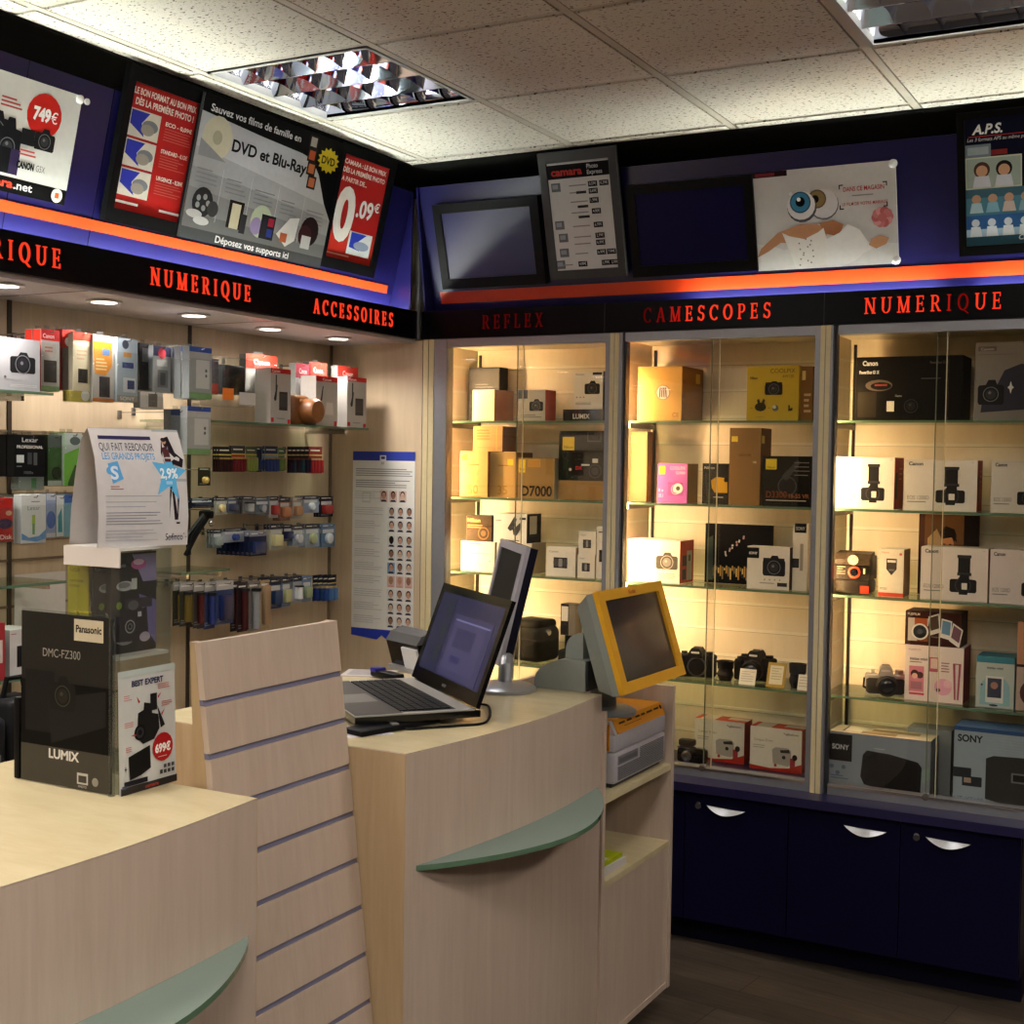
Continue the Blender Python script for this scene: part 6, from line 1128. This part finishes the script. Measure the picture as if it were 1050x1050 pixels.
# --- top row (hang above the left shelves)
def redtop(m): m.r(0, 0, 1, .18, 'b01c1c'); m.t('Canon', .1, .14, .07, 'e8d0d0', maxw=.6); m.r(.15, .5, .85, .86, '2a2624'); m.lines(.2, .28, .8, .4, 2, 'a06050'); m.r(0, .92, 1, 1, '708c60')
pack('battery_blister', 'red topped battery blister with dark cell beside the far left carton', 42, 338, 61, 401, -2.99, boxp('9c9894', 'b02c20', redtop), 2, .035, 'battery pack')
pack('battery_blister', 'tall red topped grey blister between red and cream packs', 64, 338, 76, 400, -3.0, boxp('5c5450', 'a02020', lambda m: (m.r(0, 0, 1, .3, 'c02c20'), m.d(.5, .2, .3, 'e0d8d4'))), 2, .035, 'battery pack')
def cream(m): m.r(0, 0, 1, .14, 'c83c2c'); m.lines(.2, .3, .8, .5, 3, 'c8a88c'); m.r(.28, .62, .82, .86, '2a2420')
pack('battery_blister', 'cream battery blister with red header and small dark cell', 75, 341, 93, 401, -2.98, boxp('cfc4a8', '8c8474', cream), 1, cat='battery pack')
pack('yellow_pack', 'small olive and clear pack hanging under the cream blister', 72, 401, 94, 412, -2.98, boxp('a8983c', '807428', lambda m: m.d(.7, .4, .2, 'c8c8c0')), 1, cat='pack', hk=False)
pack('battery_blister', 'orange and grey battery blister with a long dark cell', 95, 344, 117, 412, -2.97, boxp('b4b0ac', '8c8880', lambda m: (m.poly([(0, .1), (.9, .1), (.9, .45), (.7, .55), (.6, .6), (.1, .58)], 'd88c2c'), m.r(.45, .2, .8, .3, '5c7cb0'), m.lines(.15, .35, .7, .55, 4, 'e8c890'), m.r(.3, .62, .8, .93, '3c3a3c'), m.r(0, .95, 1, 1, 'c87838'))), 1, cat='battery pack')
pack('battery_blister', 'pale blue battery blister with dark blue label and white base strip', 120, 347, 141, 412, -2.96, boxp('9cacb8', '7c8488', lambda m: (m.d(.4, .1, .16, '3c4450'), m.r(.3, .22, .7, .30, 'c08c4c'), m.r(.25, .38, .8, .47, '2c3c74'), m.r(.3, .62, .9, .85, 'c8ccd4'), m.r(.5, .66, .85, .8, '34406c'), m.r(.0, .9, 1, 1, '98948c'), m.t('SONY', .5, .98, .06, 'e8e8e8', 'c', maxw=.7))), 1, cat='battery pack')
pack('battery_blister', 'black battery blister behind a white charger box', 143, 352, 156, 400, -2.99, boxp('26262a', '1a1a1c', lambda m: m.r(.2, .1, .7, .4, '6c6c70')), 2, .03, 'battery pack')
pack('charger_box', 'white folded charger box hanging below the black blister', 144, 402, 167, 419, -2.96, boxp('c4c0bc', '9c9894', lambda m: m.r(.35, .1, .75, .9, '6c645c')), 1, cat='charger')
gp = lambda top: (lambda m: (m.r(0, 0, 1, .22, top), m.d(.5, .16, .22, 'c03040'), m.r(.2, .3, .8, .44, 'd0d0d4'), m.r(.25, .52, .85, .9, '7c7e80'), m.r(.4, .58, .7, .85, '55575a')))
pack('battery_blister', 'grey clear battery blister with navy hanger, left of two', 157, 355, 175, 402, -2.97, boxp('a4a6aa', '84868a', gp('2c3050')), 2, .03, 'battery pack')
pack('battery_blister', 'grey clear battery blister with dark cell, right of two', 177, 357, 193, 403, -2.97, boxp('a8aaae', '84868a', lambda m: (m.r(0, 0, 1, .22, '3c5ca8'), m.d(.4, .16, .2, 'c03040'), m.r(.35, .5, .75, .85, '26221e'))), 2, .03, 'battery pack')
wht = lambda m: (m.r(0, 0, 1, .1, '3c5cb0'), m.rbox if False else m.r(.3, .25, .9, .8, 'e4e4e4'), m.d(.75, .45, .05, '70747c'), m.d(.75, .55, .05, '70747c'), m.r(0, .88, 1, 1, '86b47c'))
pack('charger_box', 'white charger blister with blue hanger in the top row', 194, 356, 217, 409, -2.905, boxp('b0b2b4', '94989c', wht), 2, .035, 'charger')
pack('charger_box', 'white charger blister with green base, hanging under its twin', 192, 417, 216, 466, -2.94, boxp('c0c2c2', 'a0a4a6', wht), 1, cat='charger')
pack('charger_box', 'grey charger blister left of the lower white charger', 175, 420, 191, 450, -2.97, boxp('7c8084', '606468', lambda m: m.r(0, 0, 1, .2, '2c3c60')), 1, cat='charger')
pack('accessory_pack', 'dark pack with red corner behind the clear box', 217, 368, 224, 404, -2.98, boxp('302c30', '201e20', lambda m: m.r(0, .7, 1, 1, '8c3020')), 1, cat='pack')
for k, (a, b_, c_, d_, cc) in enumerate(((252, 364, 284, 377, 'a82c1e'), (303, 373, 318, 386, '983040'), (317, 372, 335, 386, 'ac2c20'), (346, 376, 367, 388, 'a82a1e'))):
    pack('red_header_pack', 'red topped pack hanging behind the remote cartons, %s from the left' % ORD[k], a, c_ and b_, c_, d_+26, -3.05, boxp('a8a4a4', '84807c', lambda m, cc=cc: (m.r(0, 0, 1, .38, cc), m.t('Canon', .5, .26, .14, 'f0d8d4', 'c', maxw=.5))), 1, cat='pack')
pack('blue_dummy_pack', 'pale blue round pack behind the leather case', 297, 386, 312, 400, -3.06, blis('8cacc0', 'b8ccd8', shape='round', pv=(.2, .8)), 1, cat='pack')
# --- memory card rows at the far left
lex = lambda m: (m.r(0, 0, 1, 1, '121214'), m.t('Lexar', .5, .17, .11, 'd8d8d8', 'c', maxw=.52), m.t('PROFESSIONAL', .5, .32, .07, 'd8d8d8', 'c', bold=.02, maxw=.86), m.r(.06, .48, .3, .66, 'c8ccd0'), m.r(.42, .42, .56, .7, '3c3e42'), m.r(.62, .42, .74, .72, '4c4e52'), m.lines(.06, .74, .3, .78, 1, '80848c'), m.t('1000x', .46, .93, .07, '70747c', 'c', maxw=.3))
pack('memory_card', 'black professional memory card pack with white lettering at the far left', 15, 446, 46, 489, -2.98, boxp('121214', '0c0c0e', lex, False), 5, .034, 'memory card', 'black memory card packs')
pack('memory_card', 'clear and green memory card pack under the black ones', 19, 489, 45, 502, -3.0, boxp('84908c', '606c68', lambda m: m.r(.5, .1, .7, .9, '4c8454')), 1, cat='memory card', hk=False)
pack('memory_card', 'dark green memory card pack beside the black row', 49, 446, 64, 498, -2.99, boxp('2c5420', '24301c', lambda m: (m.r(0, 0, 1, .25, '4c5450'), m.d(.6, .75, .35, '1a2a14'), m.r(0, .9, 1, 1, 'a8b0a4'))), 2, .03, 'memory card')
pack('memory_card', 'bright green and white memory card pack next to the tent card', 66, 444, 84, 498, -2.98, boxp('6cb03c', '9ca49c', lambda m: (m.poly([(0, 0), (1, 0), (1, .25), (0, .4)], 'a8b4b0'), m.d(.6, .15, .3, '4c5854', rv=.08), m.poly([(.2, .95), (.6, .6), (1, .7), (1, 1), (.2, 1)], '34542c'))), 2, .03, 'memory card')
pack('memory_card', 'red memory card pack at the left picture edge', -14, 511, 13, 555, -2.96, boxp('a81c18', '701410', lambda m: (m.d(.85, .35, .12, 'c8a080', rv=.06), m.d(.7, .6, .3, '3c2c4c', rv=.12), m.t('SanDisk', .97, .96, .11, 'f0e8e4', 'r', maxw=.8))), 1, cat='memory card')
pack('memory_card', 'grey clear memory card pack right of the red one', 14, 510, 22, 551, -3.0, boxp('9ca4a8', '7c8488', lambda m: m.r(.1, .5, .9, .9, '6c7ca0')), 1, cat='memory card')
pack('memory_card', 'white memory card pack with green picture and blue swoosh', 22, 507, 47, 557, -2.95, boxp('ccd0d0', 'a4a8ac', lambda m: (m.lines(.4, .14, .9, .17, 1, '404860'), m.t('Lexar', .25, .32, .09, '707880', maxw=.5), m.r(.42, .42, .56, .62, '9cb84c'), m.r(.44, .6, .54, .82, '6c9c5c'), m.poly([(0, .78), (.3, .88), (.7, .86), (1, .72), (1, .92), (.6, .97), (0, .92)], '5c8cc0'))), 1, cat='memory card')
pack('memory_card', 'pale blue memory card pack beside the white swoosh pack', 47.5, 506, 57, 551, -2.98, boxp('8c9cc0', '6c7ca0', lambda m: (m.r(0, 0, 1, .15, 'b0b8c4'), m.d(.5, .6, .5, '4c68a8', rv=.2), m.r(0, .9, 1, 1, 'b8bcc4'))), 1, cat='memory card')
pack('memory_card', 'white and teal memory card pack near the tent card', 58, 508, 65.5, 550, -2.98, boxp('c4ccd0', '9ca4a8', lambda m: m.poly([(.2, .5), (.7, .3), (.8, .9), (.2, .9)], '3c8c94')), 1, cat='memory card')
pack('memory_card', 'blue and teal memory card pack touching the tent card', 66, 507, 75, 550, -2.98, boxp('6c98a8', '547c88', lambda m: m.r(0, 0, 1, .2, '3c5ca0')), 1, cat='memory card')
# lower left carton and dark things
carton('action_camera_box', 'white carton picturing a black device on the low wall shelf', **wb_(10, 645, 34, 691, -3.0, .1, 1.0515), body='c8c8c8', side='b0b0b0', front=lambda m: (m.r(.3, .35, 1, .8, '1c1c20'), m.lines(.05, .08, .3, .12, 1, 'a06060')))
carton('accessory_box', 'red edged carton at the left edge of the low wall shelf', **wb_(-20, 640, 5, 690, -2.99, .1, 1.0515), body='a83038', side='7c2028', front=lambda m: m.r(.3, .3, .9, .7, 'd8d0cc'))
tag(MB().box(-.0, .0015, -.1, .1, 0, .19, 'd0ccc4').build('hanging_white_panel', None, (XL+.006, onX(40, 625, XL).y, onX(40, 650, XL).z)), 'blank white panel on the left wall below the bare glass shelf', 'panel')
# dark goods behind the counter at floor level of the left wall
DKY = onX(12, 740, -2.95).y
wsh = MB().box(XL+.005, -2.80, 1.6, 3.2, .70, .716, SHELFG).box(-2.80, -2.797, 1.6, 3.2, .70, .716, EDGEG); tag(wsh.bw('wall_glass_shelf'), 'lowest glass shelf of the left wall carrying dark camera bags', 'shelf')
for k, (px, w, h, cc) in enumerate(((20, .13, .30, '1a1a1c'), (-24, .14, .26, '222226'))):
    y = onX(px, 740, -2.9).y; t = thing('camera_bag', 'black padded camera bag on the lowest wall shelf, %s from the left edge' % ORD[1-k], 'bag', (-2.92, y, .717), PI/2); MB().rbox(-w/2, w/2, -.06, .07, 0, h, .02, cc, seg=3).build('body', t)
    b = MB(); b.canvas((-w*.4, -.0605, h*.8), (w*.8, 0, 0), (0, 0, -h*.6)); b.r(.1, .3, .9, .5, '6c6c6e'); b.r(.15, .65, .85, .95, '8c8c88'); b.build('front_pocket', t); MB().tube([(-w*.3, 0, h), (-w*.2, 0, h+.05), (w*.2, 0, h+.05), (w*.3, 0, h)], .008, BLACK).build('handle', t)
# --- battery row
bX = -3.07; G_ = 'battery cards on the upper hooks'
pack('battery_card', 'dark brown battery card leftmost in the upper row', 225, 458, 238.5, 484, bX, batt('241c1c', '3a1c20'), 3, .012, 'battery card', G_)
pack('battery_card', 'red battery card with four red cells in the upper row', 239, 457, 252.5, 484, bX, batt('8c2420', '7c2830', head='303034', tipc='d8b060'), 2, .012, 'battery card', G_)
pack('battery_card', 'green battery card with lime cells in the upper row', 253.5, 458, 264.5, 483.5, bX, batt('6c7c3c', '8c9c50', head='505c44'), 1, cat='battery card', group=G_)
pack('battery_card', 'navy battery cards seen from the side, left of the blue cells', 265.5, 458, 272, 484, bX-.01, blis('1a2444', '1c2c5c', pv=(.1, .5)), 4, .01, 'battery card', G_)
pack('battery_card', 'pale blue battery card with four blue cells in the upper row', 272.8, 457.5, 286, 484, bX, batt('7c90a8', '34447c', head='243050'), 2, .012, 'battery card', G_)
pack('battery_card', 'small green battery card right of the blue cells', 286.8, 459, 293, 483, bX, batt('4c7044', '748c50', 2), 1, cat='battery card', group=G_)
for k in range(5): pack('battery_card', 'dark battery card of the packed right group, %s from the left' % ORD[k], 296+4.3*k, 458, 303+4.3*k, 485, bX-.02+.004*k, batt('1c1c26', ('2c1c24', '24304c', '2c2430', '284858', '2c2c44')[k], 2, tipc='784c40'), 1, cat='battery card', group=G_, hk=(k == 2))
pack('battery_card', 'red battery card with four cells closing the packed right group', 318, 458, 331.5, 485.5, bX, batt('7c2428', 'a82c34', tipc='d8c0a0'), 2, .012, 'battery card', G_)
pack('watch_battery', 'small black watch battery card below the upper row', 206, 479.5, 218.5, 498, -3.08, blis('2c281e', 'd8b468', shape='round', pv=(.12, .5)), 1, cat='battery card')
# --- middle rows
def row(items, X, grp, cat='pack'):
    for (a, y0_, b_, y1_, base, cc, pc, shp, n) in items:
        pack('accessory_card', base, a, y0_, b_, y1_, X+random.uniform(-.012, .012), blis(cc, pc, head='2c3040' if int(a) % 2 else None, shape=shp, lab=None if shp == 'tube' else 'c4c8cc' if random.random() < .5 else None), n+1, .014, cat, grp)
row([(197, 511, 222, 521, 'flat black cards at the left of the third row', '1c1e28', '2a3448', 'box', 2), (223.5, 510, 235, 528, 'white card with a yellow round cell in the third row', 'a8a498', 'c8b888', 'round', 1), (236, 510, 245.5, 526, 'blue and grey accessory card beside the yellow cell', '5c6478', '444a68', 'box', 2),
     (251, 509, 262.5, 527, 'grey accessory card with silver bulb in the third row', '6c6c70', 'b8bcc0', 'tube', 3), (264, 510, 278.5, 528, 'slate accessory card with round glass piece in the third row', '5c6874', '9ca8b4', 'round', 2), (279, 509, 288, 531, 'white card with red picture hanging crooked in the third row', 'b8b0b0', 'a83c38', 'box', 1), (289, 510, 300, 534, 'orange accessory card in the third row', '94604c', 'b07854', 'box', 2),
     (302, 510, 312, 532, 'pale orange accessory card in the third row', 'a89c94', 'b08868', 'box', 1), (313, 508.5, 329.5, 526, 'white accessory card with a twin round case in the third row', '8c98b0', 'd0d8e0', 'round', 2), (330.5, 509, 344, 530, 'black and red accessory card ending the third row', '241e26', '8c2c28', 'box', 2)], -3.07, 'cards on the third hook row')
row([(221, 543, 230, 562, 'grey green card at the left of the fourth row', '7c8888', '98a4a4', 'box', 2), (231, 542, 254.5, 556, 'wide white and blue card in the fourth row', '9ca4b4', '34488c', 'round', 1), (279, 537.5, 292, 564, 'pale yellow card right of the navy stack', 'b0b0a0', 'd0cc9c', 'box', 2), (293, 538, 302, 555, 'dark navy card behind the pale ones in the fourth row', '1e2440', '2c3460', 'box', 3),
     (303, 539, 314, 560, 'white card with a bulb in the fourth row', '8c9cb4', 'd0d8e0', 'round', 2), (315, 537.5, 330, 561, 'pale card with a yellow green piece in the fourth row', '90a0b4', 'b0b890', 'round', 2), (332, 537, 346, 561, 'blue card with a white piece ending the fourth row', '5c7898', 'c0ccd4', 'round', 2)], -3.07, 'cards on the fourth hook row')
pack('navy_pack', 'dark navy pack of the deep stack in the fourth row', 258, 545, 276, 570, -3.03, blis('1c2444', '24305c', '8c94a4', pv=(.1, .6)), 8, .021, 'pack', 'navy packs in a deep stack')
for k, (a, b_, cc, pc, yb_) in enumerate(((187, 200, '3c3c30', '5c4c1c', 642), (201, 211.5, '4c4440', '4c1c1c', 644), (212, 223, '3c4870', '26346c', 645))):
    pack('torch_blister', ('yellow torch blister', 'dark red torch blister', 'blue torch blister')[k]+' at the left of the lowest row', a, 597, b_, yb_, -3.02, blis(cc, pc, 'b0aca8', 'tube', (.1, .72)), 2, .03, 'torch', 'torch blisters')
pack('torch_blister', 'wide glossy navy torch blister with white header', 224, 596, 242, 640, -3.0, blis('3c4870', '18224c', 'b8b4b0', 'box', (.1, .7)), 2, .03, 'torch', 'torch blisters')
pack('torch_blister', 'tall dark red torch blister in the lowest row', 246, 597, 256.5, 648, -3.02, blis('302024', '3c1218', shape='tube', pv=(.05, .82)), 2, .03, 'torch', 'torch blisters')
pack('torch_blister', 'tall silver torch blister in the lowest row', 257, 596, 268.5, 647, -3.02, blis('84807c', '8c8e94', shape='tube', pv=(.05, .8)), 2, .03, 'torch', 'torch blisters')
pack('bead_card', 'beige and orange beaded card hanging between torch and navy cards', 269.5, 595, 278.5, 645, -3.03, blis('b49c78', 'a08468', shape='box', pv=(.1, .9)), 1, cat='card')
row([(279.5, 593, 291, 624, 'navy accessory card in the lowest row', '243458', '2c4470', 'box', 4), (291.5, 592, 300.5, 622, 'card with a blue and yellow piece in the lowest row', '5c7498', 'b0b084', 'box', 2), (303, 591, 312, 618, 'white bulb card in the lowest row', 'a0a8b4', 'd8dce0', 'tube', 1), (312.5, 591, 321.5, 617, 'blue card with a green piece in the lowest row', '6c84a8', '94a484', 'box', 2)], -3.05, 'cards on the lowest hook row')
for k in range(4): pack('battery_card', 'navy battery card ending the lowest row, %s from the left' % ORD[k], 322+5*k, 589.5, 331+5*k, 616, -3.07+.004*k, batt('1c2c5c', ('243c84', '1c3c6c', '2c4c94', '4c74a8')[k], 2, head='101828'), 1, cat='battery card', group='navy battery cards in the lowest row', hk=(k % 2 == 0))
# mini tripod pack
q = wb_(188, 524, 219, 570, -3.03, .02); t = thing('hanging_mini_tripod', 'black folded mini tripod hanging beside the tent card', 'tripod', q['loc'], PI/2); w, h = q['w'], q['h']
for k in range(3): MB().tube([(w*.35-k*.008, .004*k, h*.92), (-w*.1-k*.015, .004*k, h*.45), (-w*.42+k*.012, .004*k, h*.04)], .008, BLACK, n=8).build('leg', t)
MB().rbox(w*.2, w*.45, -.01, .03, h*.82, h, .006, BLACK).build('head', t); MB().ball((w*.36, -.008, h*.72), .012, .008, .012, CHROME).build('lock_knob', t); hook(-3.03, q['loc'][1]+w*.3, q['loc'][2]+h+.002, 'the mini tripod')
w_ = bpy.data.worlds.new('world'); S.world = w_; w_.use_nodes = True; w_.node_tree.nodes['Background'].inputs[0].default_value = (.05, .05, .055, 1)
S.view_settings.view_transform = 'Standard'; S.view_settings.look = 'None'; S.view_settings.exposure = 1.0; S.view_settings.gamma = 1.; S.view_settings.use_curve_mapping = False
S.cycles.transparent_max_bounces = 32; S.cycles.max_bounces = 8; S.cycles.caustics_reflective = True; S.cycles.sample_clamp_indirect = 6.
